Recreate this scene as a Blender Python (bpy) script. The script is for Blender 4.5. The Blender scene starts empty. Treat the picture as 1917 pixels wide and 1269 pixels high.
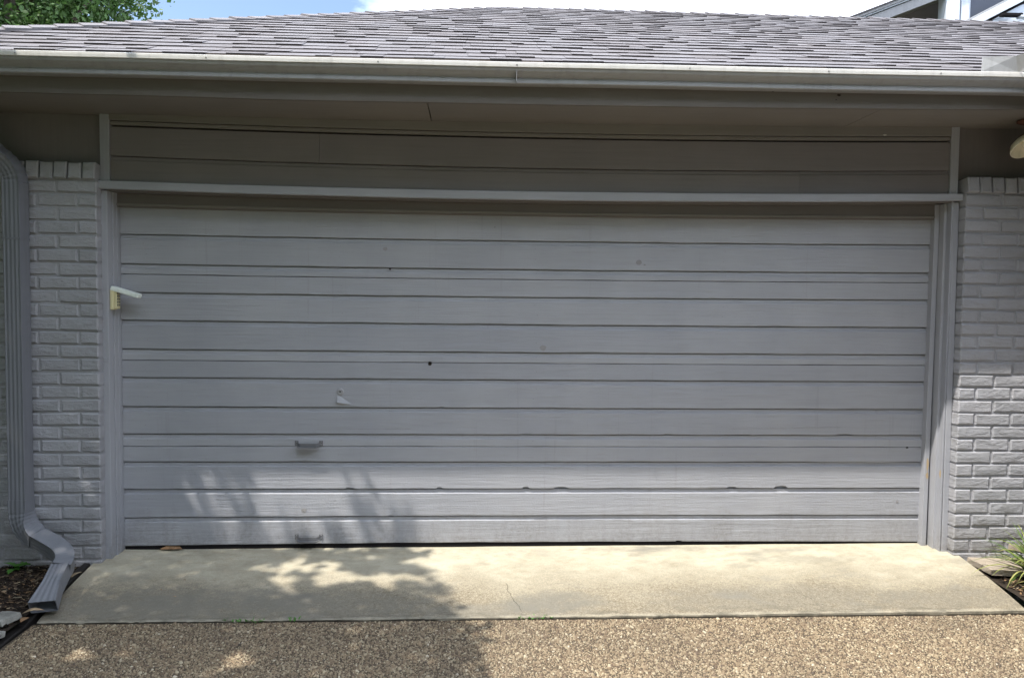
import bpy, math, random
import numpy as np
from mathutils import Matrix, Vector, Euler, noise

random.seed(7); RNG = np.random.default_rng(11)
S = bpy.context.scene
C = S.collection
R = math.radians

# ------------------------------------------------------------------ camera
cam_d = bpy.data.cameras.new('camera'); cam = bpy.data.objects.new('camera', cam_d); C.objects.link(cam)
cam_d.sensor_width = 36; cam_d.lens = 36*1450/1917; cam_d.clip_start = .05; cam_d.clip_end = 3000
M = Euler((R(90-2.720), 0, R(-2.975))).to_matrix() @ Euler((0, 0, R(.6207))).to_matrix()
cam.matrix_world = Matrix.Translation((-.387, -4.6614, 1.4787)) @ M.to_4x4()
S.camera = cam

# ------------------------------------------------------------------ light
SUN = Vector((-.42, -.301, 1)).normalized()          # towards the sun
world = bpy.data.worlds.new('World'); S.world = world; world.use_nodes = True
wn = world.node_tree; wn.nodes.clear()
wo = wn.nodes.new('ShaderNodeOutputWorld'); wb = wn.nodes.new('ShaderNodeBackground')
sky = wn.nodes.new('ShaderNodeTexSky'); sky.sky_type = 'NISHITA'; sky.sun_disc = False
sky.sun_elevation = math.asin(SUN.z); sky.sun_rotation = math.atan2(SUN.x, SUN.y)
sky.air_density = 1.0; sky.dust_density = 1.6; sky.ozone_density = 1.0
tc = wn.nodes.new('ShaderNodeTexCoord')
mp = wn.nodes.new('ShaderNodeMapping'); mp.inputs['Scale'].default_value = (1, 1, 2.2); mp.inputs['Location'].default_value = (-1.057, -2.095, .906)
cn = wn.nodes.new('ShaderNodeTexNoise'); cn.inputs['Scale'].default_value = 1.5; cn.inputs['Detail'].default_value = 8; cn.inputs['Roughness'].default_value = .52
cr = wn.nodes.new('ShaderNodeValToRGB'); cr.color_ramp.elements[0].position = .42; cr.color_ramp.elements[1].position = .50
cm = wn.nodes.new('ShaderNodeMixRGB'); cm.inputs[2].default_value = (13.6, 15.0, 17.4, 1)
wn.links.new(tc.outputs['Generated'], mp.inputs[0]); wn.links.new(mp.outputs[0], cn.inputs['Vector'])
wn.links.new(cn.outputs['Fac'], cr.inputs[0]); wn.links.new(cr.outputs[0], cm.inputs[0])
wn.links.new(sky.outputs[0], cm.inputs[1]); wn.links.new(cm.outputs[0], wb.inputs[0]); wn.links.new(wb.outputs[0], wo.inputs[0])
wb.inputs[1].default_value = .15
sl = bpy.data.lights.new('sun', 'SUN'); sl.energy = 4.1; sl.angle = R(.55); sl.color = (1, .95, .86)
so = bpy.data.objects.new('sun', sl); C.objects.link(so); so.rotation_euler = SUN.to_track_quat('Z', 'Y').to_euler(); so.location = (-4, -3, 12)
S.view_settings.view_transform = 'Standard'; S.view_settings.look = 'None'; S.view_settings.gamma = 1
S.view_settings.exposure = 0.86; S.view_settings.use_curve_mapping = False

# ------------------------------------------------------------------ material helpers
def mat(name, col, rough=.6, spec=.5, metal=0):
    m = bpy.data.materials.new(name); m.use_nodes = True
    b = m.node_tree.nodes['Principled BSDF']
    b.inputs['Base Color'].default_value = (*col, 1); b.inputs['Roughness'].default_value = rough
    b.inputs['Specular IOR Level'].default_value = spec; b.inputs['Metallic'].default_value = metal
    return m, m.node_tree, b
def nd(t, k, **kw):
    n = t.nodes.new(k)
    for a, v in kw.items():
        if a in n.inputs.keys(): n.inputs[a].default_value = v
        else: setattr(n, a, v)
    return n
def pos(t, scale=(1, 1, 1)):
    g = t.nodes.new('ShaderNodeNewGeometry'); m = t.nodes.new('ShaderNodeMapping'); m.inputs['Scale'].default_value = scale
    t.links.new(g.outputs['Position'], m.inputs[0]); return m.outputs[0]
def noi(t, v, scale, detail=4, rough=.55):
    n = nd(t, 'ShaderNodeTexNoise', Scale=scale, Detail=detail, Roughness=rough); t.links.new(v, n.inputs['Vector']); return n.outputs['Fac']
def ramp(t, fac, stops):
    r = t.nodes.new('ShaderNodeValToRGB'); e = r.color_ramp.elements
    while len(e) < len(stops): e.new(.5)
    for i, (p, c) in enumerate(stops):
        e[i].position = p; e[i].color = (*c, 1) if len(c) == 3 else c
    t.links.new(fac, r.inputs[0]); return r.outputs[0]
def mix(t, fac, a, b, mode='MIX'):
    n = t.nodes.new('ShaderNodeMixRGB'); n.blend_type = mode
    for i, v in enumerate((fac, a, b)):
        if hasattr(v, 'links'): t.links.new(v, n.inputs[i])
        elif i == 0: n.inputs[0].default_value = v
        else: n.inputs[i].default_value = (*v, 1)
    return n.outputs[0]
def math_(t, op, a, b=0.0):
    n = t.nodes.new('ShaderNodeMath'); n.operation = op
    for i, v in enumerate((a, b)):
        if hasattr(v, 'links'): t.links.new(v, n.inputs[i])
        else: n.inputs[i].default_value = v
    return n.outputs[0]
def bump(t, b, h, dist, strength=1, prev=None):
    n = t.nodes.new('ShaderNodeBump'); n.inputs['Distance'].default_value = dist; n.inputs['Strength'].default_value = strength
    t.links.new(h, n.inputs['Height'])
    if prev is not None: t.links.new(prev, n.inputs['Normal'])
    t.links.new(n.outputs[0], b.inputs['Normal']); return n.outputs[0]
G = (.0, .333, .667)

PAINT = (.348, .358, .392)
def wood(name, col, sc, amp=.0022, rough=.5):
    m, t, b = mat(name, col, rough, .35)
    g = noi(t, pos(t, sc), 1, 6, .62); g2 = noi(t, pos(t, (2.2, 2.2, 2.2)), 1, 3); g3 = noi(t, pos(t, (110, 110, 110)), 1, 2)
    c = ramp(t, g, [(.25, tuple(x*.93 for x in col)), (.5, col), (.8, tuple(x*1.05 for x in col))])
    c = mix(t, 1, c, ramp(t, g2, [(.3, (.92, .92, .93)), (.7, (1.05, 1.04, 1.03))]), 'MULTIPLY')
    oi = t.nodes.new('ShaderNodeObjectInfo')
    c = mix(t, 1, c, ramp(t, oi.outputs['Random'], [(0, (.94, .94, .95)), (1, (1.05, 1.04, 1.03))]), 'MULTIPLY')
    # thin scratches and wear that run with the grain
    w = noi(t, pos(t, tuple(x*.6 for x in sc)), 2.1, 8, .7)
    c = mix(t, ramp(t, w, [(.66, (0, 0, 0)), (.74, (.5, .5, .5))]), c, tuple(x*.62 for x in col))
    t.links.new(c, b.inputs['Base Color'])
    n1 = bump(t, b, g, amp, .8); n1 = bump(t, b, noi(t, pos(t, tuple(x*.22 for x in sc)), 1, 5, .6), amp*1.6, .6, n1); bump(t, b, g3, amp*.35, .7, n1)
    return m
M_DOOR = wood('painted_board', PAINT, (3.2, 60, 75), .0034)
M_TRIM = wood('painted_trim', PAINT, (2.5, 60, 60), .0012)
M_HEAD = wood('header_shade_paint', (.205, .188, .188), (2.5, 50, 60), .0016)  # browner header paint, with eave shade darkened into its colour
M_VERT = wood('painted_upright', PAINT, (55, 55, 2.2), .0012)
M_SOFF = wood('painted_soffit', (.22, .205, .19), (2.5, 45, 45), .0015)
M_FASC = wood('fascia_shade_paint', (.155, .14, .128), (2.5, 45, 45), .0015)  # shade under the eave put into the tone of fascia and head jamb
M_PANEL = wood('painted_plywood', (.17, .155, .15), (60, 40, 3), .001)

def grime(m, z0, z1, k):
    t = m.node_tree; b = t.nodes['Principled BSDF']; src = b.inputs['Base Color'].links[0].from_socket
    g = t.nodes.new('ShaderNodeNewGeometry'); sp = t.nodes.new('ShaderNodeSeparateXYZ'); t.links.new(g.outputs['Position'], sp.inputs[0])
    n = noi(t, pos(t, (9, 9, 2.2)), 1, 6, .68); h = math_(t, 'ADD', sp.outputs['Z'], math_(t, 'MULTIPLY', math_(t, 'SUBTRACT', n, .5), .55))
    f = ramp(t, h, [(max(0, z0), (k, k, k)), (z1, (0, 0, 0))])
    sp2 = noi(t, pos(t, (38, 38, 38)), 1, 5, .75); f = math_(t, 'MULTIPLY', f, ramp(t, sp2, [(.4, (.3, .3, .3)), (.62, (1, 1, 1))]))
    dr = noi(t, pos(t, (26, 26, .9)), 1, 5, .7); f = math_(t, 'MAXIMUM', f, ramp(t, dr, [(.60, (0, 0, 0)), (.74, (.22, .22, .22))]))
    t.links.new(mix(t, f, src, (.16, .145, .125)), b.inputs['Base Color'])
grime(M_DOOR, .0, .22, .5); grime(M_VERT, .0, .2, .5)
def brick_paint():
    m, t, b = mat('painted_brick', PAINT, .55, .35)
    col = (.345, .348, .375)
    a = noi(t, pos(t, (28, 28, 60)), 1, 5, .6); pit = noi(t, pos(t, (75, 75, 75)), 1, 4, .7); f = noi(t, pos(t, (160, 160, 160)), 1, 3); big = noi(t, pos(t, (1.8, 1.8, 1.8)), 1, 3)
    c = ramp(t, big, [(.3, tuple(x*.92 for x in col)), (.7, tuple(x*1.06 for x in col))])
    c = mix(t, ramp(t, pit, [(.66, (0, 0, 0)), (.72, (.7, .7, .7))]), c, (.15, .14, .14))
    oi = t.nodes.new('ShaderNodeObjectInfo')
    c = mix(t, 1, c, ramp(t, oi.outputs['Random'], [(0, (.93, .93, .93)), (1, (1.06, 1.05, 1.05))]), 'MULTIPLY')
    t.links.new(c, b.inputs['Base Color'])
    n0 = bump(t, b, noi(t, pos(t, (9, 9, 16)), 1, 6, .65), .016, .6); n1 = bump(t, b, a, .007, .8, n0); bump(t, b, f, .0016, .9, n1)
    return m
M_BRICK = brick_paint(); grime(M_BRICK, .0, .30, .55)
def metal_paint(name, col, rough=.35, amp=.0006):
    m, t, b = mat(name, col, rough, .5)
    g = noi(t, pos(t, (4, 8, 8)), 1, 4); s = noi(t, pos(t, (26, 26, 2.5)), 1, 6, .65)
    c = mix(t, ramp(t, s, [(.5, (0, 0, 0)), (.72, (.5, .5, .5))]), col, tuple(x*.66 for x in col))
    t.links.new(c, b.inputs['Base Color']); t.links.new(ramp(t, g, [(.3, (rough*.8,)*3), (.7, (rough*1.3,)*3)]), b.inputs['Roughness'])
    bump(t, b, g, amp*8, .4); return m
M_GUT = metal_paint('painted_gutter', (.33, .33, .345), .38)
M_LIP = metal_paint('pale_gutter_edge', (.66, .64, .61), .45)
M_DSP = metal_paint('painted_downspout', (.172, .178, .20), .5)
M_LIP2 = metal_paint('painted_handle', (.14, .14, .15), .35)
M_DRIP = metal_paint('brown_drip_edge', (.11, .085, .07), .6)
M_FLASH = metal_paint('bare_flashing', (.50, .50, .51), .42)
M_DARK = mat('dark_void', (.012, .011, .012), .9, .1)[0]
M_JOINT = mat('joint_dirt', (.03, .026, .02), .95, .1)[0]
M_HOLE = mat('dark_knot', (.03, .022, .02), .9, .1)[0]
M_KNOT = wood('knot_paint', (.27, .265, .27), (90, 90, 90), .002)
M_PEEL = mat('bare_wood', (.40, .31, .20), .8, .2)[0]
M_CAULK = None
def caulk():
    m, t, b = mat('cracked_caulk', PAINT, .7)
    n = noi(t, pos(t, (60, 60, 13)), 1, 6, .7)
    t.links.new(ramp(t, n, [(.42, (.33, .33, .34)), (.6, (.17, .14, .11)), (.7, (.05, .04, .035))]), b.inputs['Base Color'])
    bump(t, b, n, .006, 1); return m
M_CAULK = caulk()

def shingle_mat():
    m, t, b = mat('asphalt_shingle', (.3, .29, .3), .85, .25)
    at = t.nodes.new('ShaderNodeAttribute'); at.attribute_name = 'tint'
    oi = t.nodes.new('ShaderNodeObjectInfo')
    r = math_(t, 'FRACT', math_(t, 'ADD', at.outputs['Fac'], oi.outputs['Random']))
    c = ramp(t, r, [(0, (.135, .127, .13)), (.25, (.152, .145, .149)), (.5, (.166, .158, .164)), (.75, (.145, .139, .143)), (1, (.178, .171, .176))])
    f = noi(t, pos(t, (220, 220, 220)), 1, 3, .7); g = noi(t, pos(t, (3, 3, 3)), 1, 4)
    c = mix(t, 1, c, ramp(t, f, [(.3, (.72, .70, .72)), (.65, (1.12, 1.12, 1.14))]), 'MULTIPLY')
    c = mix(t, 1, c, ramp(t, g, [(.3, (.9, .86, .84)), (.7, (1.05, 1.06, 1.08))]), 'MULTIPLY')
    t.links.new(c, b.inputs['Base Color']); bump(t, b, f, .002, 1); return m
M_SHIN = shingle_mat()

M_BUTT = mat('asphalt_cut_edge', (.075, .068, .070), .95, .1)[0]
def butt(o, i=2, step=6):
    o.data.materials.append(M_BUTT)
    for k in range(i, len(o.data.polygons), step): o.data.polygons[k].material_index = 1
def concrete():
    m, t, b = mat('worn_concrete', (.5, .45, .35), .85, .2)
    g = t.nodes.new('ShaderNodeNewGeometry'); sx = t.nodes.new('ShaderNodeSeparateXYZ'); t.links.new(g.outputs['Position'], sx.inputs[0])
    bigm = noi(t, pos(t, (1.6, 2.4, 1)), 1, 5, .6)
    # worn, washed-out strip along the front edge where the cement skin is gone
    y = math_(t, 'MULTIPLY', sx.outputs['Y'], -1.0)
    w = math_(t, 'ADD', y, math_(t, 'MULTIPLY', math_(t, 'SUBTRACT', bigm, .5), .55))
    worn = ramp(t, w, [(.22, (0, 0, 0)), (.60, (1, 1, 1))])
    soft = noi(t, pos(t, (5, 9, 5)), 1, 6, .65)
    light = ramp(t, soft, [(.3, (.34, .31, .24)), (.5, (.41, .375, .29)), (.72, (.47, .435, .345))])
    sp = noi(t, pos(t, (150, 150, 150)), 1, 4, .75); sp2 = noi(t, pos(t, (55, 55, 55)), 1, 4, .7)
    grit = ramp(t, sp, [(.30, (.10, .085, .065)), (.45, (.21, .18, .13)), (.6, (.31, .27, .20)), (.74, (.46, .41, .32))])
    grit = mix(t, 1, grit, ramp(t, sp2, [(.35, (.72, .70, .68)), (.6, (1.08, 1.08, 1.08))]), 'MULTIPLY')
    blot = noi(t, pos(t, (14, 22, 14)), 1, 6, .7)
    light = mix(t, 1, light, ramp(t, blot, [(.33, (.88, .85, .81)), (.5, (1, 1, 1)), (.7, (1.04, 1.04, 1.03))]), 'MULTIPLY')
    light = mix(t, .8, light, ramp(t, sp, [(.25, (.78, .77, .74)), (.5, (1.02, 1.02, 1.02))]), 'MULTIPLY')
    # dark mildew blotches
    mil = noi(t, pos(t, (2.1, 4.2, 2)), 1, 7, .62)
    c = mix(t, worn, light, grit)
    c = mix(t, ramp(t, mil, [(.56, (0, 0, 0)), (.72, (.75, .75, .75))]), c, (.20, .19, .165))
    # a few stains with a shape of their own: left front corner, beside the central crack, right of centre
    for cx, cy, rx, ry, k in ((-2.0, -.66, .85, .24, .78), (-1.1, -.68, .60, .20, .62), (.05, -.66, .34, .13, .75), (-.35, -.72, .5, .07, .6), (1.3, -.64, .9, .16, .40), (2.2, -.66, .5, .12, .42), (.75, -.05, .6, .05, .35), (1.6, -.22, .5, .06, .25)):
        dx = math_(t, 'DIVIDE', math_(t, 'SUBTRACT', sx.outputs['X'], cx), rx); dy = math_(t, 'DIVIDE', math_(t, 'SUBTRACT', sx.outputs['Y'], cy), ry)
        dd = math_(t, 'ADD', math_(t, 'MULTIPLY', dx, dx), math_(t, 'MULTIPLY', dy, dy))
        dd = math_(t, 'ADD', dd, math_(t, 'MULTIPLY', math_(t, 'SUBTRACT', blot, .5), 2.6))
        c = mix(t, ramp(t, dd, [(.1, (k, k, k)), (1.0, (0, 0, 0))]), c, (.17, .16, .135))
    # pale worn arris at the joint with the drive
    edge = ramp(t, y, [(.752, (0, 0, 0)), (.764, (.45, .45, .45))])
    c = mix(t, edge, c, (.40, .365, .29))
    grime = noi(t, pos(t, (7, 30, 7)), 1, 6, .7)
    gm = math_(t, 'MULTIPLY', ramp(t, y, [(.68, (0, 0, 0)), (.76, (1, 1, 1))]), ramp(t, grime, [(.46, (0, 0, 0)), (.62, (.75, .75, .75))]))
    c = mix(t, gm, c, (.12, .11, .085))
    t.links.new(c, b.inputs['Base Color'])
    n1 = bump(t, b, sp, .0035, .8); bump(t, b, soft, .004, .4, n1); return m
M_CONC = concrete()
def aggregate_base():
    m, t, b = mat('aggregate_matrix', (.2, .17, .13), .9, .2)
    v = nd(t, 'ShaderNodeTexVoronoi', Scale=95.0); t.links.new(pos(t, (1, 1, 1)), v.inputs['Vector'])
    sp = t.nodes.new('ShaderNodeSeparateColor'); t.links.new(v.outputs['Color'], sp.inputs[0])
    c = ramp(t, sp.outputs[0], [(0, (.12, .08, .055)), (.3, (.22, .165, .12)), (.6, (.33, .26, .19)), (.9, (.46, .40, .31))])
    d = ramp(t, v.outputs['Distance'], [(.35, (1, 1, 1)), (.62, (.42, .38, .34))])
    c = mix(t, 1, c, d, 'MULTIPLY'); t.links.new(c, b.inputs['Base Color'])
    bump(t, b, ramp(t, v.outputs['Distance'], [(.0, (1, 1, 1)), (.7, (0, 0, 0))]), .004, 1); return m
M_AGG = aggregate_base()
M_AGGM = mat('aggregate_mortar', (.085, .068, .05), .95, .1)[0]
def pebble_mat():
    m, t, b = mat('pebble', (.3, .25, .2), .6, .4)
    at = t.nodes.new('ShaderNodeAttribute'); at.attribute_name = 'tint'
    c = ramp(t, at.outputs['Fac'], [(0, (.05, .04, .032)), (.16, (.13, .09, .06)), (.34, (.198, .143, .090)), (.55, (.262, .200, .128)), (.74, (.325, .262, .172)), (.9, (.42, .36, .25)), (1, (.58, .52, .41))])
    f = noi(t, pos(t, (400, 400, 400)), 1, 2)
    big = noi(t, pos(t, (1.5, 1.5, 1)), 1, 4)
    c = mix(t, 1, c, ramp(t, f, [(.3, (.8, .8, .8)), (.7, (1.1, 1.1, 1.1))]), 'MULTIPLY')
    c = mix(t, 1, c, ramp(t, big, [(.32, (.74, .74, .75)), (.5, (.95, .94, .93)), (.68, (1.06, 1.05, 1.02))]), 'MULTIPLY')
    t.links.new(c, b.inputs['Base Color']); return m
M_PEB = pebble_mat()
def tinted(name, stops, rough=.7, trans=0):
    m, t, b = mat(name, stops[0][1], rough, .3)
    at = t.nodes.new('ShaderNodeAttribute'); at.attribute_name = 'tint'; oi = t.nodes.new('ShaderNodeObjectInfo')
    r = math_(t, 'FRACT', math_(t, 'ADD', at.outputs['Fac'], oi.outputs['Random']))
    c = ramp(t, r, stops); f = noi(t, pos(t, (45, 45, 45)), 1, 3)
    c = mix(t, 1, c, ramp(t, f, [(.3, (.75, .75, .75)), (.7, (1.15, 1.15, 1.15))]), 'MULTIPLY')
    t.links.new(c, b.inputs['Base Color'])
    if trans:
        tr = t.nodes.new('ShaderNodeBsdfTranslucent'); t.links.new(c, tr.inputs[0]); ms = t.nodes.new('ShaderNodeMixShader'); ms.inputs[0].default_value = trans
        o = t.nodes['Material Output']; t.links.new(b.outputs[0], ms.inputs[1]); t.links.new(tr.outputs[0], ms.inputs[2]); t.links.new(ms.outputs[0], o.inputs[0])
    return m
M_LEAF = tinted('tree_leaf', [(0, (.045, .09, .025)), (.5, (.075, .15, .04)), (.85, (.12, .20, .07)), (1, (.25, .32, .18))], .45, .35)
M_STRAP = tinted('strap_leaf', [(0, (.07, .13, .03)), (.5, (.14, .22, .05)), (.8, (.28, .32, .09)), (1, (.42, .38, .16))], .4, .25)
M_SEED = tinted('seedling_leaf', [(0, (.07, .2, .03)), (1, (.10, .26, .05))], .5, .3)
M_MULCH = tinted('mulch_chip', [(0, (.012, .009, .007)), (.45, (.03, .02, .015)), (.75, (.065, .043, .028)), (.93, (.13, .09, .06)), (1, (.30, .25, .18))], .9)
M_DRY = tinted('dry_leaf', [(0, (.20, .11, .055)), (.5, (.32, .20, .11)), (1, (.42, .33, .22))], .75)
M_BARK = wood('bark', (.10, .075, .06), (14, 14, 3), .02)
M_SOIL = tinted('soil', [(0, (.02, .014, .01)), (1, (.035, .025, .018))], .95)
M_EDGE = wood('black_edging', (.018, .016, .015), (8, 8, 20), .003)
def stone(name, a, b_):
    m, t, b = mat(name, a, .85, .2); n = noi(t, pos(t, (14, 14, 30)), 1, 6, .65); f = noi(t, pos(t, (200, 200, 200)), 1, 3)
    c = ramp(t, n, [(.3, a), (.7, b_)]); c = mix(t, 1, c, ramp(t, f, [(.3, (.8, .8, .8)), (.7, (1.1, 1.1, 1.1))]), 'MULTIPLY')
    t.links.new(c, b.inputs['Base Color']); n1 = bump(t, b, n, .004, .7); bump(t, b, f, .001, 1, n1); return m
M_PAVER = stone('paver_stone', (.30, .25, .20), (.40, .345, .28))
M_RUBBLE = stone('weathered_rubble', (.17, .165, .15), (.33, .32, .29))
M_GRASS = stone('lawn', (.045, .07, .02), (.08, .11, .035))
def plastic(n, c, r=.4): return metal_paint(n, c, r, .0001)
M_CREAM = plastic('yellowed_plastic', (.66, .60, .36)); M_WHITE = plastic('white_plastic', (.80, .85, .80)); M_KEYS = plastic('key_rubber', (.13, .12, .10))
M_RUST = plastic('rusty_brown_metal', (.13, .05, .03), .6)
M_SHADEIN = plastic('cream_enamel', (.86, .80, .62), .3)
M_HWALL = wood('house_wall_paint', (.22, .20, .175), (3, 3, 45)); M_HTRIM = plastic('pale_trim_paint', (.56, .60, .66), .6)
M_HSIDE = wood('pale_siding_paint', (.50, .55, .62), (3, 3, 50)); M_HGREY = plastic('grey_rake_paint', (.30, .30, .31), .6)
def glass_mat(name, col):
    m, t, b = mat(name, col, .08, .8); return m
M_GLASS = glass_mat('window_glass', (.10, .10, .12))
def bulb_mat():
    m, t, b = mat('frosted_bulb', (.9, .86, .72), .2, .6); b.inputs['Subsurface Weight'].default_value = .2; return m
M_BULB = bulb_mat()

# ------------------------------------------------------------------ mesh helpers
def tag(o, label=None, cat=None, group=None, kind=None):
    for k, v in (('label', label), ('category', cat), ('group', group), ('kind', kind)):
        if v: o[k] = v
    return o
def empty(name, loc=(0, 0, 0), label=None, cat=None, group=None, parent=None):
    o = bpy.data.objects.new(name, None); C.objects.link(o); o.location = loc; o.empty_display_size = .1
    o.parent = parent; return tag(o, label, cat, group)
def link(name, me, m, parent=None, kind=None, loc=None):
    if m is not None and not me.materials: me.materials.append(m)
    o = bpy.data.objects.new(name, me); C.objects.link(o)
    if parent is not None:
        o.parent = parent
        base = Vector((0, 0, 0)); p = parent
        while p is not None: base += p.location; p = p.parent
        o.location = (Vector(loc) if loc is not None else Vector((0, 0, 0))) - base
    elif loc is not None: o.location = loc
    if kind: o['kind'] = kind
    return o
def mesh(name, V, F, smooth=False):
    me = bpy.data.meshes.new(name); me.from_pydata([tuple(v) for v in V], [], F); me.update()
    if smooth: me.shade_smooth()
    return me
def obj(name, V, F, m, parent=None, smooth=False, kind=None, bev=0, origin=None):
    if origin is not None: V = [Vector(v)-Vector(origin) for v in V]
    o = link(name, mesh(name, V, F, smooth), m, parent, kind, origin)
    if bev:
        b = o.modifiers.new('bevel', 'BEVEL'); b.width = bev; b.segments = 2; b.limit_method = 'ANGLE'; b.angle_limit = R(40)
    return o
class MB:
    def __init__(s): s.V = []; s.F = []
    def add(s, V, F):
        n = len(s.V); s.V += [tuple(v) for v in V]; s.F += [[i+n for i in f] for f in F]; return s
    def box(s, a, b):
        x0, y0, z0 = a; x1, y1, z1 = b
        return s.add([(x0,y0,z0),(x1,y0,z0),(x1,y1,z0),(x0,y1,z0),(x0,y0,z1),(x1,y0,z1),(x1,y1,z1),(x0,y1,z1)],
                     [(0,3,2,1),(4,5,6,7),(0,1,5,4),(1,2,6,5),(2,3,7,6),(3,0,4,7)])
    def tube(s, pts, rad, n=8, cap=True):
        pts = [Vector(p) for p in pts]; k = len(pts); V = []
        rad = rad if hasattr(rad, '__len__') else [rad]*k
        ref = None
        for i, p in enumerate(pts):
            d = (pts[min(i+1, k-1)]-pts[max(i-1, 0)]).normalized()
            if ref is None: ref = Vector((0, 0, 1)) if abs(d.z) < .9 else Vector((1, 0, 0))
            u = d.cross(ref).normalized(); v = d.cross(u); 
            for j in range(n):
                a = 2*math.pi*j/n; V.append(p+(u*math.cos(a)+v*math.sin(a))*rad[i])
        F = [(i*n+j, i*n+(j+1) % n, (i+1)*n+(j+1) % n, (i+1)*n+j) for i in range(k-1) for j in range(n)]
        if cap: F += [tuple(range(n))[::-1], tuple(range((k-1)*n, k*n))]
        return s.add(V, F)
    def lathe(s, prof, c, axis='z', n=20):
        V = []
        for r, h in prof:
            for j in range(n):
                a = 2*math.pi*j/n; x, y = r*math.cos(a), r*math.sin(a)
                V.append((c[0]+x, c[1]+y, c[2]+h) if axis == 'z' else (c[0]+x, c[1]+h, c[2]+y))
        F = [(i*n+j, i*n+(j+1) % n, (i+1)*n+(j+1) % n, (i+1)*n+j) for i in range(len(prof)-1) for j in range(n)]
        return s.add(V, F)
    def obj(s, name, m, parent=None, **k): return obj(name, s.V, s.F, m, parent, **k)
def quad3(l, mid, r, X=2.45):            # quadratic through three heights at -X, 0, X
    a = (r-l)/(2*X); c = ((l+r)/2-mid)/X**2
    return lambda x: mid+a*x+c*min(x*x, 9)
def const(v): return lambda x: v
def sweep_x(name, prof, xs, m, parent, zf=None, closed=True, **k):
    # prof: list of (y, z) or functions of x returning the list
    V = []; P = prof(xs[0]) if callable(prof) else prof; n = len(P)
    for x in xs:
        for (y, z) in (prof(x) if callable(prof) else prof): V.append((x, y, z+(zf(x) if zf else 0)))
    F = []; rng = range(n if closed else n-1)
    for i in range(len(xs)-1):
        for j in rng: F.append((i*n+j, i*n+(j+1) % n, (i+1)*n+(j+1) % n, (i+1)*n+j))
    if closed: F += [tuple(range(n))[::-1], tuple(range((len(xs)-1)*n, len(xs)*n))]
    o = obj(name, V, F, m, parent, **k); me = o.data
    import bmesh
    bm = bmesh.new(); bm.from_mesh(me); bmesh.ops.recalc_face_normals(bm, faces=bm.faces); bm.to_mesh(me); bm.free()
    return o
def lin(a, b, n): return [a+(b-a)*i/(n-1) for i in range(n)]
def beam(name, x0, x1, zb, zt, y0, y1, m, parent, n=24, bev=.002, wob=.0):
    f = lambda v: v if callable(v) else const(v)
    zb, zt = f(zb), f(zt); sd = random.random()*50
    def pr(x):
        w = wob*noise.noise((x*1.3+sd, 0, 0)); w2 = wob*noise.noise((x*1.3+sd, 9, 0))
        return [(y0, zb(x)+w), (y1, zb(x)+w), (y1, zt(x)+w2), (y0, zt(x)+w2)]
    return sweep_x(name, pr, lin(x0, x1, n), m, parent, bev=bev)
def big_mesh(name, V, F, m, tint=None, parent=None, kind='stuff', smooth=False):
    # numpy arrays, F is (n, k) of one polygon size
    me = bpy.data.meshes.new(name); nv, nf, k = len(V), len(F), F.shape[1]
    me.vertices.add(nv); me.vertices.foreach_set('co', np.ascontiguousarray(V, np.float32).ravel())
    me.loops.add(nf*k); me.loops.foreach_set('vertex_index', np.ascontiguousarray(F, np.int32).ravel())
    me.polygons.add(nf); me.polygons.foreach_set('loop_start', np.arange(0, nf*k, k, dtype=np.int32))
    me.polygons.foreach_set('use_smooth', np.full(nf, smooth))
    me.update(calc_edges=True); me.validate()
    if tint is not None:
        a = me.attributes.new('tint', 'FLOAT', 'POINT'); a.data.foreach_set('value', np.ascontiguousarray(tint, np.float32))
    return link(name, me, m, parent, kind)

# ------------------------------------------------------------------ ground
def slab_z(x, y):
    t = max(0, -y)/.77
    return -.012+.003*x - .055*t - .062*t*t
def drive_z(y):
    d = min(max(0, -.77-y), 3); return -.143-.04*d
ground = obj('ground', [(-400,-400,-.36),(400,-400,-.36),(400,400,-.36),(-400,400,-.36)], [(0,1,2,3)], M_GRASS, kind='structure')
xs = lin(-2.535, 2.565, 180); ys = [.6, .3, 0, -.1, -.2, -.3, -.4, -.5, -.6, -.7, -.755, -.77]
V = []; F = []
for y in ys:
    for x in xs:
        e = (.009*noise.noise((x*5, 3, 0))+.006*noise.noise((x*31, 1, 0))) if y < -.75 else 0
        V.append((x, y+e, slab_z(x, y)-(.004 if y <= -.77 else 0)+.002*noise.noise((x*3, y*3, 5))))
nx = len(xs)
for j in range(len(ys)-1):
    for i in range(nx-1): F.append((j*nx+i, (j+1)*nx+i, (j+1)*nx+i+1, j*nx+i+1))
b0 = len(V)
for x in xs: V.append((x, -.77+.009*noise.noise((x*5, 3, 0))+.006*noise.noise((x*31, 1, 0)), -.32))
l = (len(ys)-1)*nx
for i in range(nx-1): F.append((l+i, b0+i, b0+i+1, l+i+1))
for side in (0, nx-1):                                # side skirts
    b1 = len(V)
    for j, y in enumerate(ys): V.append((xs[side], y, -.32))
    for j in range(len(ys)-1):
        q = (j*nx+side, b1+j, b1+j+1, (j+1)*nx+side); F.append(q if side else q[::-1])
slab = obj('pavement', V, F, M_CONC, kind='structure'); slab['label'] = 'sloping pale concrete apron in front of the garage door'
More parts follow.
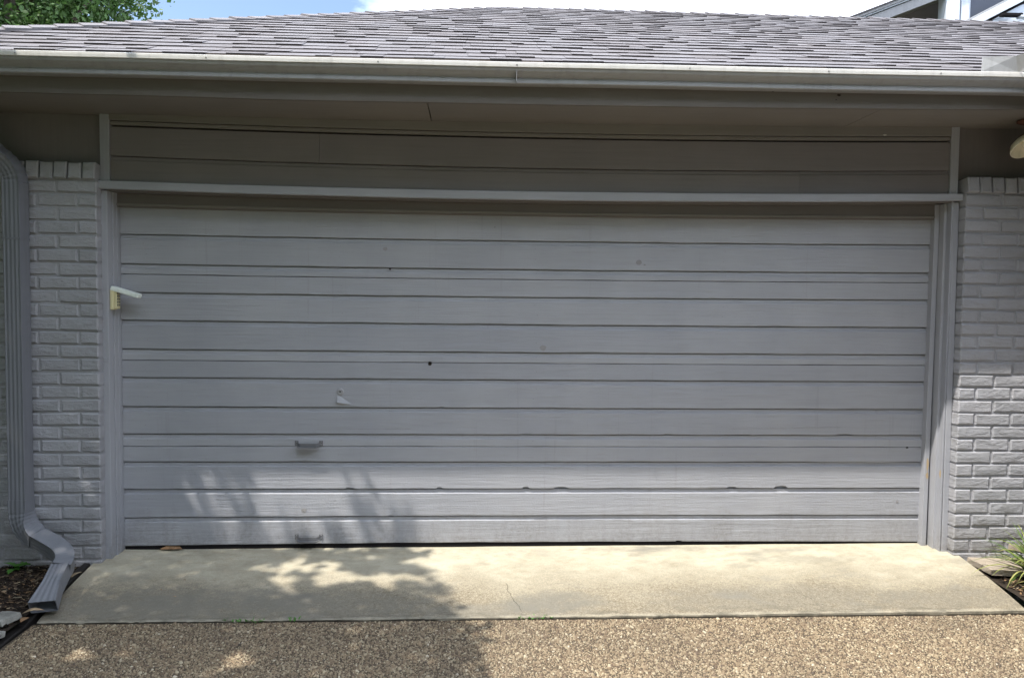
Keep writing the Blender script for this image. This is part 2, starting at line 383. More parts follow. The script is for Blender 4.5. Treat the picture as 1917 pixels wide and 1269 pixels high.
for pts in ([(-.19,-.46),(-.175,-.50),(-.185,-.54),(-.165,-.585),(-.155,-.63),(-.13,-.68),(-.12,-.73),(-.115,-.765)],
            [(1.35,-.50),(1.39,-.54),(1.40,-.59),(1.44,-.64),(1.46,-.69),(1.52,-.72),(1.57,-.735)],
            [(-2.05,-.52),(-1.96,-.50),(-1.86,-.475),(-1.82,-.45)], [(-1.75,-.60),(-1.62,-.575),(-1.5,-.53),(-1.44,-.47)],
            [(-.33,-.12),(-.22,-.14),(-.05,-.13),(.05,-.10),(.2,-.09)], [(.5,-.09),(.75,-.1),(1.0,-.085)]):
    V = []; F = []
    P = []
    for a, b in zip(pts, pts[1:]):
        for k in range(4):
            t = k/4; P.append((a[0]+(b[0]-a[0])*t+random.uniform(-.004, .004), a[1]+(b[1]-a[1])*t+random.uniform(-.004, .004)))
    for i, (x, y) in enumerate(P):
        w = .0009*random.uniform(.3, 1.3)*(1 if 0 < i < len(P)-1 else .2)
        V += [(x-w, y, slab_z(x-w, y)+.003), (x+w, y+w*.4, slab_z(x+w, y)+.003)]
    for i in range(len(P)-1): F.append((2*i, 2*i+2, 2*i+3, 2*i+1))
    obj('crack', V, F, M_JOINT, slab)
V = []; F = []
for i, x in enumerate(xs): V += [(x, -.768+.006*noise.noise((x*9, 3, 0)), -.1385), (x, -.776+.007*noise.noise((x*11, 3, 4)), -.1405)]
for i in range(len(xs)-1): F.append((2*i, 2*i+1, 2*i+3, 2*i+2))
obj('joint', V, F, M_JOINT, slab)
# driveway sheet with real pebbles near the camera
V = []; F = []; ys = [-.765, -.9, -1.2, -1.6, -1.99, -2.0, -2.2, -3, -3.8, -6, -14, -40]
for y in ys: V += [(-2.55-.12*max(0, -y-1.3)**.5 if y > -6 else -2.9, y, drive_z(y)-.006*(y > -2)), (2.58, y, drive_z(y)-.006*(y > -2))]
for i in range(len(ys)-1): F.append((2*i, 2*i+2, 2*i+3, 2*i+1))
drive = obj('driveway', V, F, M_AGG, kind='structure'); drive['label'] = 'brown exposed pebble concrete driveway'
V = []
Y0, Y1 = -.785, -2.0
Fm = obj('road_surface', [(-2.6, Y1, drive_z(Y1)-.001), (2.58, Y1, drive_z(Y1)-.001), (2.58, -.772, drive_z(-.772)-.001), (-2.55, -.772, drive_z(-.772)-.001)], [(0,1,2,3)], M_AGGM, drive)
Fm.name = 'mortar_bed'
sp = .0077
gx, gy = np.meshgrid(np.arange(-2.54, 2.57, sp), np.arange(Y1, Y0, sp*.95)); px = gx.ravel(); py = gy.ravel(); n = len(px)
px = px+RNG.uniform(-.0045, .0045, n); py = py+RNG.uniform(-.0045, .0045, n)
keep = RNG.random(n) > .16; px, py = px[keep], py[keep]; n = len(px)
r = np.clip(RNG.lognormal(math.log(.0046), .34, n), .0028, .0115); h = r*RNG.uniform(.55, 1.0, n); k = 5
ang = RNG.uniform(0, 6.28, n); asp = RNG.uniform(.6, 1, n); rot = RNG.uniform(0, 3.14, n)
P = np.zeros((n, 2*k+1, 3)); th = ang[:, None]+np.arange(k)*2*math.pi/k
for q, (rr, hh) in enumerate(((1, 0), (.68, .8))):
    jr = RNG.uniform(.8, 1.15, (n, k))
    ex = np.cos(th)*r[:, None]*rr*jr; ey = np.sin(th)*r[:, None]*rr*asp[:, None]*jr
    P[:, q*k:(q+1)*k, 0] = ex*np.cos(rot)[:, None]-ey*np.sin(rot)[:, None]; P[:, q*k:(q+1)*k, 1] = ex*np.sin(rot)[:, None]+ey*np.cos(rot)[:, None]
    P[:, q*k:(q+1)*k, 2] = (h*hh)[:, None]*RNG.uniform(.85, 1.1, (n, k))
P[:, 2*k, 2] = h
tiltx = RNG.normal(0, .18, n); P[:, k:, 2] += P[:, k:, 0]*tiltx[:, None]
zz = -.143-.04*np.clip(-.77-py, 0, 3)
P[:, :, 0] += px[:, None]; P[:, :, 1] += py[:, None]; P[:, :, 2] += (zz-.001)[:, None]
b = (np.arange(n)*(2*k+1))[:, None, None]; T = []
for j in range(k):
    a, c = j, (j+1) % k; T += [[a, c, k+c], [a, k+c, k+a], [k+a, k+c, 2*k]]
Fp = (np.array(T)[None]+b).reshape(-1, 3)
ti = np.repeat(np.clip(RNG.beta(2.1, 2.1, n), 0, 1), 2*k+1)
peb = big_mesh('pebbles', P.reshape(-1, 3), Fp, M_PEB, ti, drive, smooth=True)

def bed_z(x, y): return -.055-.07*min(max(-y-.19, 0), .8)+.012*noise.noise((x*7, y*7, 0))
def bed(name, x0, x1, y0, y1):
    V = []; F = []; nx, ny = 14, 22
    for j in range(ny):
        for i in range(nx):
            x = x0+(x1-x0)*i/(nx-1); y = y0+(y1-y0)*j/(ny-1); V.append((x, y, bed_z(x, y)))
    for j in range(ny-1):
        for i in range(nx-1): F.append((j*nx+i, j*nx+i+1, (j+1)*nx+i+1, (j+1)*nx+i))
    o = obj(name, V, F, M_SOIL, kind='structure'); return o
soil = bed('ground', -4.2, -2.58, -3.2, -.05); soil2 = bed('ground', 2.585, 3.3, -3.2, -.05)
def chips(name, n, x0, x1, y0, y1, m, parent, zf, L=(.012, .05), W=(.003, .010), up=.01):
    cx = RNG.uniform(x0, x1, n); cy = RNG.uniform(y0, y1, n)
    l = RNG.uniform(*L, n)/2; w = RNG.uniform(*W, n)/2; a = RNG.uniform(0, 3.14, n); t = RNG.normal(0, .25, n); hh = RNG.uniform(.001, .004, n)
    base = np.array([[-1,-1,0],[1,-1,0],[1,1,0],[-1,1,0],[-1,-1,1],[1,-1,1],[1,1,1],[-1,1,1]], float)
    P = np.repeat(base[None], n, 0); P[:, :, 0] *= (l[:, None]*RNG.uniform(.7, 1.1, (n, 8))); P[:, :, 1] *= (w[:, None]*RNG.uniform(.4, 1.2, (n, 8))); P[:, :, 2] *= hh[:, None]
    P[:, :, 2] += P[:, :, 0]*t[:, None]
    x = P[:, :, 0]*np.cos(a)[:, None]-P[:, :, 1]*np.sin(a)[:, None]; y = P[:, :, 0]*np.sin(a)[:, None]+P[:, :, 1]*np.cos(a)[:, None]
    z0 = np.array([zf(u, v) for u, v in zip(cx, cy)])+RNG.uniform(0, up, n)
    P[:, :, 0] = x+cx[:, None]; P[:, :, 1] = y+cy[:, None]; P[:, :, 2] += z0[:, None]
    f = np.array([(0,3,2,1),(4,5,6,7),(0,1,5,4),(1,2,6,5),(2,3,7,6),(3,0,4,7)])
    F = (f[None]+(np.arange(n)*8)[:, None, None]).reshape(-1, 4)
    return big_mesh(name, P.reshape(-1, 3), F, m, np.repeat(RNG.random(n), 8), parent)
mu = chips('mulch', 9000, -3.6, -2.6, -1.6, -.2, M_MULCH, None, bed_z, up=.016)
tag(mu, 'dark bark mulch covering the flower bed left of the driveway', 'mulch', None, 'stuff')
ll = chips('leaf_litter', 420, -3.4, -2.6, -1.4, -.2, M_DRY, None, bed_z, L=(.012, .045), W=(.002, .009), up=.018)
tag(ll, 'pale straw and leaf scraps strewn over the left mulch bed', 'leaf litter', None, 'stuff')
ll = chips('leaf_litter', 160, 2.62, 3.0, -1.0, -.35, M_DRY, None, bed_z, L=(.015, .05), W=(.003, .012), up=.012)
tag(ll, 'pale dead blades and leaf scraps around the right pavers', 'leaf litter', None, 'stuff')
mu2 = chips('mulch', 1500, 2.62, 3.15, -1.2, -.2, M_MULCH, None, bed_z)
tag(mu2, 'brown bark mulch around the pavers in the right bed', 'mulch', None, 'stuff')

# ------------------------------------------------------------------ GARAGE
garage = empty('garage', (0, 0, 0), 'grey painted garage building with brick piers and a shingled hip roof', 'garage')
# --- bricks
def brick_mesh(L, H, D, seed, rowlock=False):
    rnd = random.Random(seed); V = []; F = []; e = .006
    def jit(a): return rnd.uniform(-a, a)
    # outline ring at the back, ring at the front edge, inset ring on the face, two face mid verts
    def ring(x, z, y, j):
        pts = [(-x, -z), (-x*.33, -z), (x*.33, -z), (x, -z), (x, 0), (x, z), (x*.33, z), (-x*.33, z), (-x, z), (-x, 0)]
        return [(a+jit(j), y+jit(j*.5), b+jit(j)) for a, b in pts]
    V += ring(L/2, H/2, D, .0003) + ring(L/2, H/2, .0075, .0014) + ring(L/2-e, H/2-e, 0, .0016)
    n = 10
    for a in range(2):
        for i in range(n): F.append((a*n+i, a*n+(i+1) % n, (a+1)*n+(i+1) % n, (a+1)*n+i))
    c0 = len(V); V.append((-L/5, -.0012+jit(.0012), jit(.004))); V.append((L/5, -.0012+jit(.0012), jit(.004)))
    q = 2*n
    F += [(q+0,q+1,c0,q+9),(q+1,q+2,c0+1,c0),(q+2,q+3,q+4,c0+1),(q+4,q+5,q+6,c0+1),(q+6,q+7,c0,c0+1),(q+7,q+8,q+9,c0)]
    me = mesh('brick', V, F); me.materials.append(M_BRICK)
    import bmesh
    bm = bmesh.new(); bm.from_mesh(me); bmesh.ops.recalc_face_normals(bm, faces=bm.faces); bm.to_mesh(me); bm.free()
    if me.polygons[-1].normal.y > 0: me.flip_normals()
    for p in me.polygons: p.use_smooth = False
    return me
PITCH, MOD, JOINT = .0768, .222, .011
BF = [brick_mesh(MOD-JOINT, PITCH-JOINT, .10, i) for i in range(8)]
BH = [brick_mesh(MOD/2-JOINT, PITCH-JOINT, .10, 20+i) for i in range(5)]
BR = [brick_mesh(.0768-.008, .094, .11, 40+i) for i in range(5)]
def put_brick(me, x, y, z, parent, rz=0, dz=0):
    o = link('brick', me, None, parent, None, (x, y+random.uniform(-.0028, .0028), z+random.uniform(-.0018, .0018)))
    o.rotation_euler = (random.uniform(-.02, .02), random.uniform(-.012, .012), rz+random.uniform(-.012, .012)); o.scale = (random.uniform(.975, 1.005), 1, random.uniform(.95, 1.03)); return o
def joined(name, items, parent, m=M_BRICK):
    mb = MB()
    for me, M4 in items:
        mb.add([M4 @ v.co for v in me.vertices], [list(p.vertices) for p in me.polygons])
    o = mb.obj(name, m, parent); o['kind'] = 'stuff'; return o
def pier(inner, sgn, xvis, xend, zbase, rows, rowlock_n):
    p = empty('brick_wall', (0, 0, 0), parent=garage)
    far = []; yf = -.19
    for r_ in range(rows):
        z = zbase+PITCH*(r_+.5); x = 0.0; first = True
        half = (r_ % 2 == 1)
        while x < abs(xend-inner):
            L = MOD/2 if (first and half) else MOD
            if first and half: me = random.choice(BH)
            else: me = random.choice(BF)
            cx = inner+sgn*(x+L/2-JOINT/2*(1 if first else 1))
            if abs(cx-inner) < xvis: put_brick(me, cx, yf, z, p)
            else: far.append((me, Matrix.Translation((cx, yf, z))))
            x += L; first = False
    zt = zbase+PITCH*rows
    x = 0.0; k = 0
    while x < abs(xend-inner):
        me = random.choice(BR); cx = inner+sgn*(x+.0384)
        if abs(cx-inner) < xvis:
            o = put_brick(me, cx, yf-.012, zt+.05, p); o.rotation_euler.x = -.12
        else: far.append((me, Matrix.Translation((cx, yf-.012, zt+.05)) @ Matrix.Rotation(-.12, 4, 'X')))
        x += .0768
    joined('brickwork', far, p)
    a, b = sorted((inner+sgn*.006, xend))
    mo = MB().box((a, yf+.0095, -.3), (b, -.10, zt+.004)); mo.obj('mortar', M_BRICK, p)
    return p, zt
pl, ztl = pier(-2.487, -1, .75, -4.0, -.0768*1.2, 29, 5)
pr, ztr = pier(2.527, 1, .46, 3.02, -.0768*1.0, 29, 5)
# wing on the right: its brick wall runs towards the camera, out of the frame
wing = empty('brick_wall', (0, 0, 0), parent=garage); far = []
for r_ in range(29):
    z = -.0768+PITCH*(r_+.5)
    for k in range(14):
        y = -.30-(k+(.5 if r_ % 2 else 0))*MOD
        far.append((BF[(k*3+r_) % 8], Matrix.Translation((2.995, y, z)) @ Matrix.Rotation(-math.pi/2, 4, 'Z')))
joined('brickwork', far, wing); MB().box((3.001, -3.4, -.3), (3.12, -.19, ztr+.06)).obj('mortar', M_BRICK, wing)
MB().box((3.05, -3.4, ztr+.06), (3.12, -.19, 2.66)).obj('wall_panel', M_PANEL, wing)
# --- upper walls and body
zs = quad3(2.512, 2.514, 2.547)                                   # soffit height
beam('wall_panel', -4.0, -2.495, 2.1, 2.66, -.095, -.05, M_PANEL, garage, 6)
beam('wall_panel', 2.512, 3.06, 2.1, 2.66, -.095, -.05, M_PANEL, garage, 6)
MB().box((-4.0, .02, -.3), (-3.88, 5.6, 2.66)).obj('side_wall', M_PANEL, garage)
MB().box((-4.0, 5.5, -.3), (9, 5.6, 2.66)).obj('back_wall', M_PANEL, garage)
MB().box((-4.0, -.04, -.3), (-2.53, .06, 2.66)).box((2.56, -.04, -.3), (3.1, .06, 2.66)).obj('wall_core', M_PANEL, garage)
# --- header above the door
hd = empty('header', (0, 0, 0), parent=garage)
l1 = quad3(2.452, 2.4345, 2.467); l2 = quad3(2.283, 2.2595, 2.293)
lt = quad3(2.136, 2.119, 2.151); lb = quad3(2.091, 2.071, 2.109)
f_ = lambda g, d: (lambda x: g(x)+d)
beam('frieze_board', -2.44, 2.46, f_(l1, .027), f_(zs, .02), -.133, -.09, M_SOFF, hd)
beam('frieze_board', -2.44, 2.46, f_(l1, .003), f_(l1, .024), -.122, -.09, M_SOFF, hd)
def board(name, zb, zt, yf, rec, chan, m, parent, x0, x1, notches=(), slot=.006, n=120, thick=.03):
    """horizontal siding board: flat face, recessed channel along the top, uneven lower edge"""
    f = lambda v: v if callable(v) else const(v)
    zb, zt = f(zb), f(zt); sd = random.random()*90
    X = sorted(set([round(v, 4) for v in lin(x0, x1, n)]+[round(c+d*w, 4) for c, w, h_ in notches for d in (-1.05, -.7, -.35, 0, .35, .7, 1.05) if x0 < c+d*w < x1]))
    def prof(x):
        e = .0022*noise.noise((x*4+sd, 0, 0))+.0009*noise.noise((x*40+sd, 2, 0))
        for c, w, h_ in notches:
            d = abs(x-c)/w
            if d < 1: e += h_*(1-d*d)**.5*(.8+.4*noise.noise((x*60, 1, 0)))
        wv = .0016*noise.noise((x*2+sd, 5, 0)); e2 = .0008*noise.noise((x*6+sd, 8, 0))
        b_, t_ = zb(x)+e, zt(x)-slot
        P = [(yf+thick, b_), (yf+.003+wv, b_), (yf+wv, b_+.003)]
        if chan: P += [(yf+wv, t_-chan-.003+e2), (yf+.003+wv, t_-chan+e2), (yf+rec, t_-chan+.0005+e2), (yf+rec, t_), (yf+rec+.017, t_+.001), (yf+rec+.017, t_+.024)]; return P+[(yf+thick, t_+.024)]
        else: P += [(yf+wv, t_-.002), (yf+.002+wv, t_)]
        return P+[(yf+thick, t_)]
    return sweep_x(name, prof, X, m, parent)
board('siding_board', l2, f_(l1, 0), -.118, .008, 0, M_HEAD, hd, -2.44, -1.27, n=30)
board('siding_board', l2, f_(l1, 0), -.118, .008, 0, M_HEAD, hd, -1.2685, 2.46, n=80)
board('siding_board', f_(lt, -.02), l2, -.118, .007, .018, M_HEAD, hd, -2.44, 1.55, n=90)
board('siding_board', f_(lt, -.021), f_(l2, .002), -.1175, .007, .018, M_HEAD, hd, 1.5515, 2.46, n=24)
MB().box((-2.44, -.088, 2.1), (2.46, -.06, 2.6)).obj('backing_panel', M_DARK, hd)
beam('lintel_trim', -2.492, 2.53, lb, lt, -.158, -.10, M_TRIM, hd, 30, .003, .002)
def uprt(name, x0, x1, z0, z1, y0, y1, p, m=M_VERT, bev=.0025, lean=0):
    mb = MB().box((x0, y0, z0), (x1, y1, z1))
    if lean: mb.V = [(x+lean*(1-z/2.1), y, z) for x, y, z in mb.V]
    return mb.obj(name, m, p, bev=bev)
uprt('corner_board', -2.493, -2.4405, 2.13, 2.53, -.131, -.09, hd); uprt('corner_board', 2.4605, 2.511, 2.14, 2.555, -.131, -.09, hd)
# --- door frame
fr = empty('door_frame', (0, 0, 0), parent=garage)
uprt('casing', -2.512, -2.4565, -.05, 2.085, -.131, -.05, fr, bev=.004)
uprt('casing', 2.488, 2.5235, -.03, 2.105, -.131, -.05, fr, bev=.004, lean=.006)
MB().box((-2.484, -.05, -.05), (-2.458, .10, 2.11)).obj('jamb', M_VERT, fr, bev=.002)
MB().box((2.4795, -.128, -.03), (2.489, .10, 2.13)).obj('jamb', M_VERT, fr, bev=.002)
uprt('door_stop', -2.4575, -2.4475, -.045, 2.09, -.075, .05, fr); uprt('door_stop', -2.4565, -2.444, -.045, 2.09, -.035, .05, fr)
uprt('door_stop', 2.462, 2.4795, -.02, 2.10, -.085, .05, fr, lean=.003)
uprt('door_stop', 2.432, 2.462, -.02, 2.10, -.040, .05, fr, lean=-.012)
c1 = uprt('caulk', -2.522, -2.5122, -.04, 2.10, -.126, -.08, fr, M_CAULK, 0)
uprt('caulk', -2.5145, -2.5065, -.04, 2.09, -.1335, -.125, fr, M_CAULK, 0)
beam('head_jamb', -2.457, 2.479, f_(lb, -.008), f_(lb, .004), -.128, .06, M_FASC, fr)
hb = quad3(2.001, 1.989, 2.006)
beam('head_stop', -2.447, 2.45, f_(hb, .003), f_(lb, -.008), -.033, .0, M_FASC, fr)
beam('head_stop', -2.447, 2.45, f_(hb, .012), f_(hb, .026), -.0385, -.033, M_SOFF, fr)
MB().box((-2.53, .05, 1.985), (2.56, .12, 2.6)).obj('head_core', M_PANEL, fr)
for (x, z, w, h_) in ((2.4585, .50, .006, .05), (2.4578, .43, .004, .03)):
    V = [(x-.005+.01*math.cos(a)*random.uniform(.5, 1), -.0412, z+h_*math.sin(a)*random.uniform(.6, 1)) for a in lin(0, 6.0, 14)]
    obj('peeled_patch', [(x-.012, y, z) for x, y, z in V], [tuple(range(14))[::-1]], M_PEEL, fr)
V = [(2.4795-.0002, -.112+.010*math.cos(a)*random.uniform(.5, 1), .46+.03*math.sin(a)*random.uniform(.6, 1)) for a in lin(0, 6.0, 12)]
obj('peeled_patch', V, [tuple(range(12))], M_PEEL, fr)
MB().box((-2.487, -.136, 1.115), (-2.470, -.130, 1.135)).box((-2.492, -.134, 1.098), (-2.468, -.129, 1.106)).obj('latch_plate', M_TRIM, fr, bev=.002)

# ------------------------------------------------------------------ GARAGE DOOR
door = empty('garage_door', (0, 0, 0), 'wide grey wooden overhead garage door of horizontal boards with two pull handles', 'garage door')
LZ = [2.06, 1.856, 1.684, 1.623, 1.517, 1.351, 1.181, 1.115, 1.014, .841, .678, .604, .511, .346, .175, .004]
CUT = {1.623, 1.115, .604}
def bow(z): return lambda x: z+(-.0095*max(0, (z-.6)/1.25) + (.012*max(0, (.3-z)/.3)))*(1-min(1, (x/2.44)**2)) + (.0015*x if z > 1.4 else 0)
NOT = {.346: [(-1.115,.028,.008),(-.574,.02,.010),(-.05,.022,.012),(.165,.045,.011),(1.225,.03,.009),(1.535,.042,.017)], .841: [(-.568,.016,.008)],
       .678: [(.82,.03,.006),(1.35,.02,-.004),(1.93,.05,.007),(-.05,.04,.004)], .175: [(-.87,.02,.005)], .511: [(2.1,.4,-.004)], 1.115: [(-.6365,.012,.006)], .004: [(.9,.02,.006)]}
for a, b_ in zip(LZ, LZ[1:]):
    chan = 0 if a in CUT or a == 2.06 else .021
    board('board', bow(b_), bow(a), 0.0, .0095, chan, M_DOOR, door, -2.443, 2.452, NOT.get(b_, ()), slot=.003 if a in CUT else .006)
MB().box((-2.443, .032, .01), (2.452, .045, 2.05)).obj('door_backing', M_DARK, door)
beam('bottom_seal', -2.44, 2.43, lambda x: slab_z(x, 0)-.002, lambda x: .012, .006, .03, M_DARK, door)
# nail heads, knots, scratches
nb = MB()
for xn in (-1.17, -.005, 1.15, -2.30):
    for a, b_ in zip(LZ[1:], LZ[2:]):
        for fr_ in ((.35, .8) if a-b_ > .12 else (.5,)):
            if random.random() < .75:
                x = xn+random.uniform(-.012, .012); z = b_+(a-b_)*fr_*.8+.005
                nb.add([(x+.0022*math.cos(t), -.0012, z+.0028*math.sin(t)) for t in lin(0, 5.4, 7)], [tuple(range(7))])
o = nb.obj('nails', M_KNOT, door); o['kind'] = 'stuff'
def blob(name, x, z, rx, rz, m, y=-.0016, n=16, parent=door):
    V = [(x+rx*math.cos(2*math.pi*i/n)*random.uniform(.7, 1.1), y, z+rz*math.sin(2*math.pi*i/n)*random.uniform(.7, 1.1)) for i in range(n)]+[(x, y-.0006, z)]
    return obj(name, V, [(i, (i+1) % n, n) for i in range(n)], m, parent)
blob('knot_hole', -.6365, 1.1035, .014, .011, M_HOLE); blob('knot_hole', -.877, 1.667, .008, .006, M_HOLE); blob('knot_hole', 2.33, .600, .010, .005, M_HOLE)
for x, z, s in ((.045, 1.205, .022), (.62, 1.727, .020), (.655, 1.712, .007), (-.905, 1.787, .016), (-1.385, .215, .018), (-.255, 1.925, .005), (2.28, .26, .010)): blob('knot', x, z, s, s*.8, M_KNOT)
for x0, x1, z, dz in ((-1.32, -.75, .705, .006), (1.2, 1.9, .715, .012), (.0, .6, .155, -.004), (-1.28, -1.0, 1.0, -.002), (1.95, 2.3, .335, .003), (-.5, .1, 1.005, -.004), (2.12, 2.42, .322, -.006), (.6, 1.5, .13, -.008)):
    P = lin(x0, x1, 24); V = []
    for i, x in enumerate(P):
        z_ = z+dz*i/23+.002*noise.noise((x*12, z, 0)); w = .0009*random.uniform(.3, 1.4)
        V += [(x, -.0016, z_-w), (x, -.0016, z_+w)]
    obj('split', V, [(2*i, 2*i+2, 2*i+3, 2*i+1) for i in range(23)], M_KNOT, door)
def handle(x, z):
    h = MB(); w = .072
    for s in (-1, 1):
        h.box((x+s*w-.011, -.004, z-.004), (x+s*w+.011, -.001, z+.026))
    P = [(x-w, -.003, z+.010, .012), (x-w+.010, -.014, z+.004, .010), (x-w+.026, -.020, z, .011)]; Q = [(2*x-a, b, c, d) for a, b, c, d in P[::-1]]
    pts = P+Q; V = []
    for (a, b, c, d) in pts:
        fl = .004 if d == .012 else .028
        V += [(a, b, c+d), (a, b-.002, c+d), (a, b-.002, c-d+.002), (a, b-fl, c-d+.001), (a, b-fl, c-d-.0015), (a, b, c-d-.0015)]
    n = 6; F = [(i*n+j, i*n+(j+1) % n, (i+1)*n+(j+1) % n, (i+1)*n+j) for i in range(len(pts)-1) for j in range(n)]
    F += [tuple(range(n)), tuple(range((len(pts)-1)*n, len(pts)*n))[::-1]]
    h.add(V, F); o = h.obj('handle', M_LIP2, door)
    for s in (-1, 1):
        for dz in (.004, .019): MB().lathe([(0, -.0062), (.0028, -.0055), (.0034, -.004)], (x+s*w+.001, 0, z+dz), 'y', 8).obj('screw', M_GUT, o)
handle(-1.356, .612); handle(-1.357, .045)
lk = MB().lathe([(.021, 0), (.0215, -.004), (.017, -.007), (.0125, -.008), (.011, -.005), (.0095, -.0045), (.008, -.007), (0, -.007)], (-1.170, 0, .934), 'y', 24).obj('lock', M_GUT, door)
MB().lathe([(.0045, 0), (.0042, -.0078), (0, -.008)], (-1.170, 0, .934), 'y', 10).obj('keyhole', M_HOLE, lk)
x, z = -1.186, .915
obj('latch', [(x,-.001,z),(x,-.012,z-.052),(x+.095,-.001,z-.062),(x,-.001,z-.056),(x,-.016,z-.044),(x+.02,-.001,z-.012)], [(0,4,5),(4,1,2,5),(0,3,1,4),(3,2,1)], M_DOOR, door)

# ------------------------------------------------------------------ EAVES
ev = empty('eaves', (0, 0, 0), parent=garage)
zg = lambda x: 2.6975+.0048*x+.0016*max(0, abs(x)-.5)**1.4 if True else 0
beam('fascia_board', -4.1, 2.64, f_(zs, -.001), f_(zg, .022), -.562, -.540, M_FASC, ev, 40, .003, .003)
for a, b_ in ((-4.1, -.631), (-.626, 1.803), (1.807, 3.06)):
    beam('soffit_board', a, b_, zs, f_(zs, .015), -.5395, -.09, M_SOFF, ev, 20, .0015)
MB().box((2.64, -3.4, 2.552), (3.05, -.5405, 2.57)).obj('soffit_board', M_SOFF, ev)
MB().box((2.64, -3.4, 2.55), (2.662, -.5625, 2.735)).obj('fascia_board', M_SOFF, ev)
# bit of bark / dent marks on the fascia
for x, z, rx in ((1.56, 2.60, .012), (1.545, 2.575, .005), (1.20, 2.61, .006)): blob('scar', x, z, rx, rx*.5, M_HOLE, -.564, 12, ev)
blob('paint_fleck', 2.05, 2.492, .012, .004, M_LIP, -.1345, 12, ev)

# ------------------------------------------------------------------ ROOF
rf = empty('roof', (0, 0, 0), parent=garage)
PT = .462; YE = -.592; ZE = 2.716; YR = 2.50; AX = -.09
def rz_(x, y): return ZE+PT*(y-YE)+.0048*x*(1-(y-YE)/(YR-YE)) 
HX = AX-4.05                                                        # plan X where the hip meets the eave
def hipx(y): return HX+(AX-HX)*(y-YE)/(YR-YE)
sl_len = math.hypot(YR-YE, PT*(YR-YE)); EXP = .1425
zR = ZE+PT*(YR-YE)
V = [(HX, YE, ZE-.012), (12, YE, ZE-.012), (12, YR, zR-.012), (AX, YR, zR-.012), (HX, 2*YR-YE, ZE-.012), (12, 2*YR-YE, ZE-.012)]
obj('roof_deck', V, [(0,1,2,3), (0,3,4), (3,2,5,4), (0,4,5,1)], M_SHIN, rf)
def tab_geo(x0, x1, i, thick, lo):
    """one shingle tab of course i on the front slope, as 8 points"""
    s0 = i*EXP-lo; s1 = i*EXP+EXP+.035
    k = 1/math.hypot(1, PT); nn = Vector((0, -PT*k, k)); sd = Vector((0, k, PT*k))
    def P(x, s, h_):
        y = YE+s*k; return Vector((x, y, rz_(x, y)))+nn*h_
    return [P(x0, s0, .001), P(x1, s0, .001), P(x1, s1, -.002), P(x0, s1, -.002), P(x0, s0, thick), P(x1, s0, thick), P(x1, s1, .0035), P(x0, s1, .0035)]
BOXF = [(0,3,2,1),(4,5,6,7),(0,1,5,4),(1,2,6,5),(2,3,7,6),(3,0,4,7)]
unit = {}
rest = MB(); rt = []; count = 0; nrow = int(sl_len/EXP)+1
rn = random.Random(5)
for i in range(nrow):
    ymid = YE+(i+.3)*EXP/math.hypot(1, PT); x = hipx(ymid)-.05; first = True; raised = rn.random() < .5
    while x < 9:
        w = rn.choice((.08, .11, .14, .17, .2, .24))*rn.uniform(.9, 1.1); raised = not raised if rn.random() < .85 else raised
        th = (.0140 if raised else .0105)*rn.uniform(.85, 1.15); lo = rn.uniform(0, .005)+(.002 if raised else 0)
        if i == 0: th += .004
        g = tab_geo(x+.0008, x+w-.0008, i, th, lo)
        if count < 298 and -3.6 < x and x+w < 3.3 and i < 9:
            c0 = sum(g[:4], Vector())/4
            o = obj('shingle', g, BOXF, M_SHIN, rf, origin=c0); butt(o); count += 1
        else:
            rest.add(g, BOXF); rt += [rn.random()]*8
        x += w
o = rest.obj('shingles', M_SHIN, rf); o['kind'] = 'stuff'; butt(o)
a = o.data.attributes.new('tint', 'FLOAT', 'POINT'); a.data.foreach_set('value', np.array(rt, np.float32))
# cap shingles over the hip and the ridge
def caps(P0, P1, slopes, wd, seg=.14):
    # slopes: drop per metre on either side of the line
    P0, P1 = Vector(P0), Vector(P1); d = (P1-P0); L = d.length; d.normalize(); side = Vector((d.y, -d.x, 0)).normalized(); n = int(L/seg)
    for i in range(n):
        a = P0+d*(i*seg); e = P0+d*(i*seg+seg+.05); V = []
        j = random.uniform(-.004, .004); th = .014+random.uniform(0, .005)
        for p, t in ((a, th), (e, .004)):
            for s_, dr in ((-1, slopes[0]), (0, 0), (1, slopes[1])):
                q = p+side*(wd*s_+j)-Vector((0, 0, abs(s_)*wd*dr))
                V += [q+Vector((0, 0, t+.003)), q+Vector((0, 0, -.004))]
        F = [(0,2,8,6),(2,4,10,8),(1,7,9,3),(3,9,11,5),(0,1,3,2),(2,3,5,4),(0,6,7,1),(4,5,11,10)]
        obj('ridge_shingle', V, F, M_SHIN, rf, origin=a)
caps((HX, YE, ZE), (AX, YR, zR), (.215, .365), .14); caps((AX, YR, zR), (9, YR, zR+.0), (PT, PT), .14)
dr = MB().box((-4.1, -.60, 0), (2.62, -.566, .020)).obj('drip_edge', M_DRIP, rf); dr.data.vertices.foreach_set('co', np.array([(v.co.x, v.co.y, v.co.z+zg(v.co.x)+.001) for v in dr.data.vertices]).ravel())
# wing roof to the right, beyond the frame
WX = 2.60
V = [(WX, -3.6, ZE+.02), (WX, YE, ZE+.012), (5.7, YR, zR+.02), (5.7, -3.6, zR+.02)]
obj('roof_slope', V, [(0,3,2,1)], M_SHIN, rf)
obj('roof_slope', [(5.7, -3.6, zR+.02), (5.7, YR, zR+.02), (9, YR, ZE), (9, -3.6, ZE)], [(0,3,2,1)], M_SHIN, rf)
MB().box((3.06, -3.4, -.3), (9, -.1, 2.66)).obj('wing_body', M_PANEL, garage)

# ------------------------------------------------------------------ GUTTER
gt = empty('gutter', (0, 0, 0), 'long grey metal rain gutter with a pale lip along the roof edge', 'gutter')
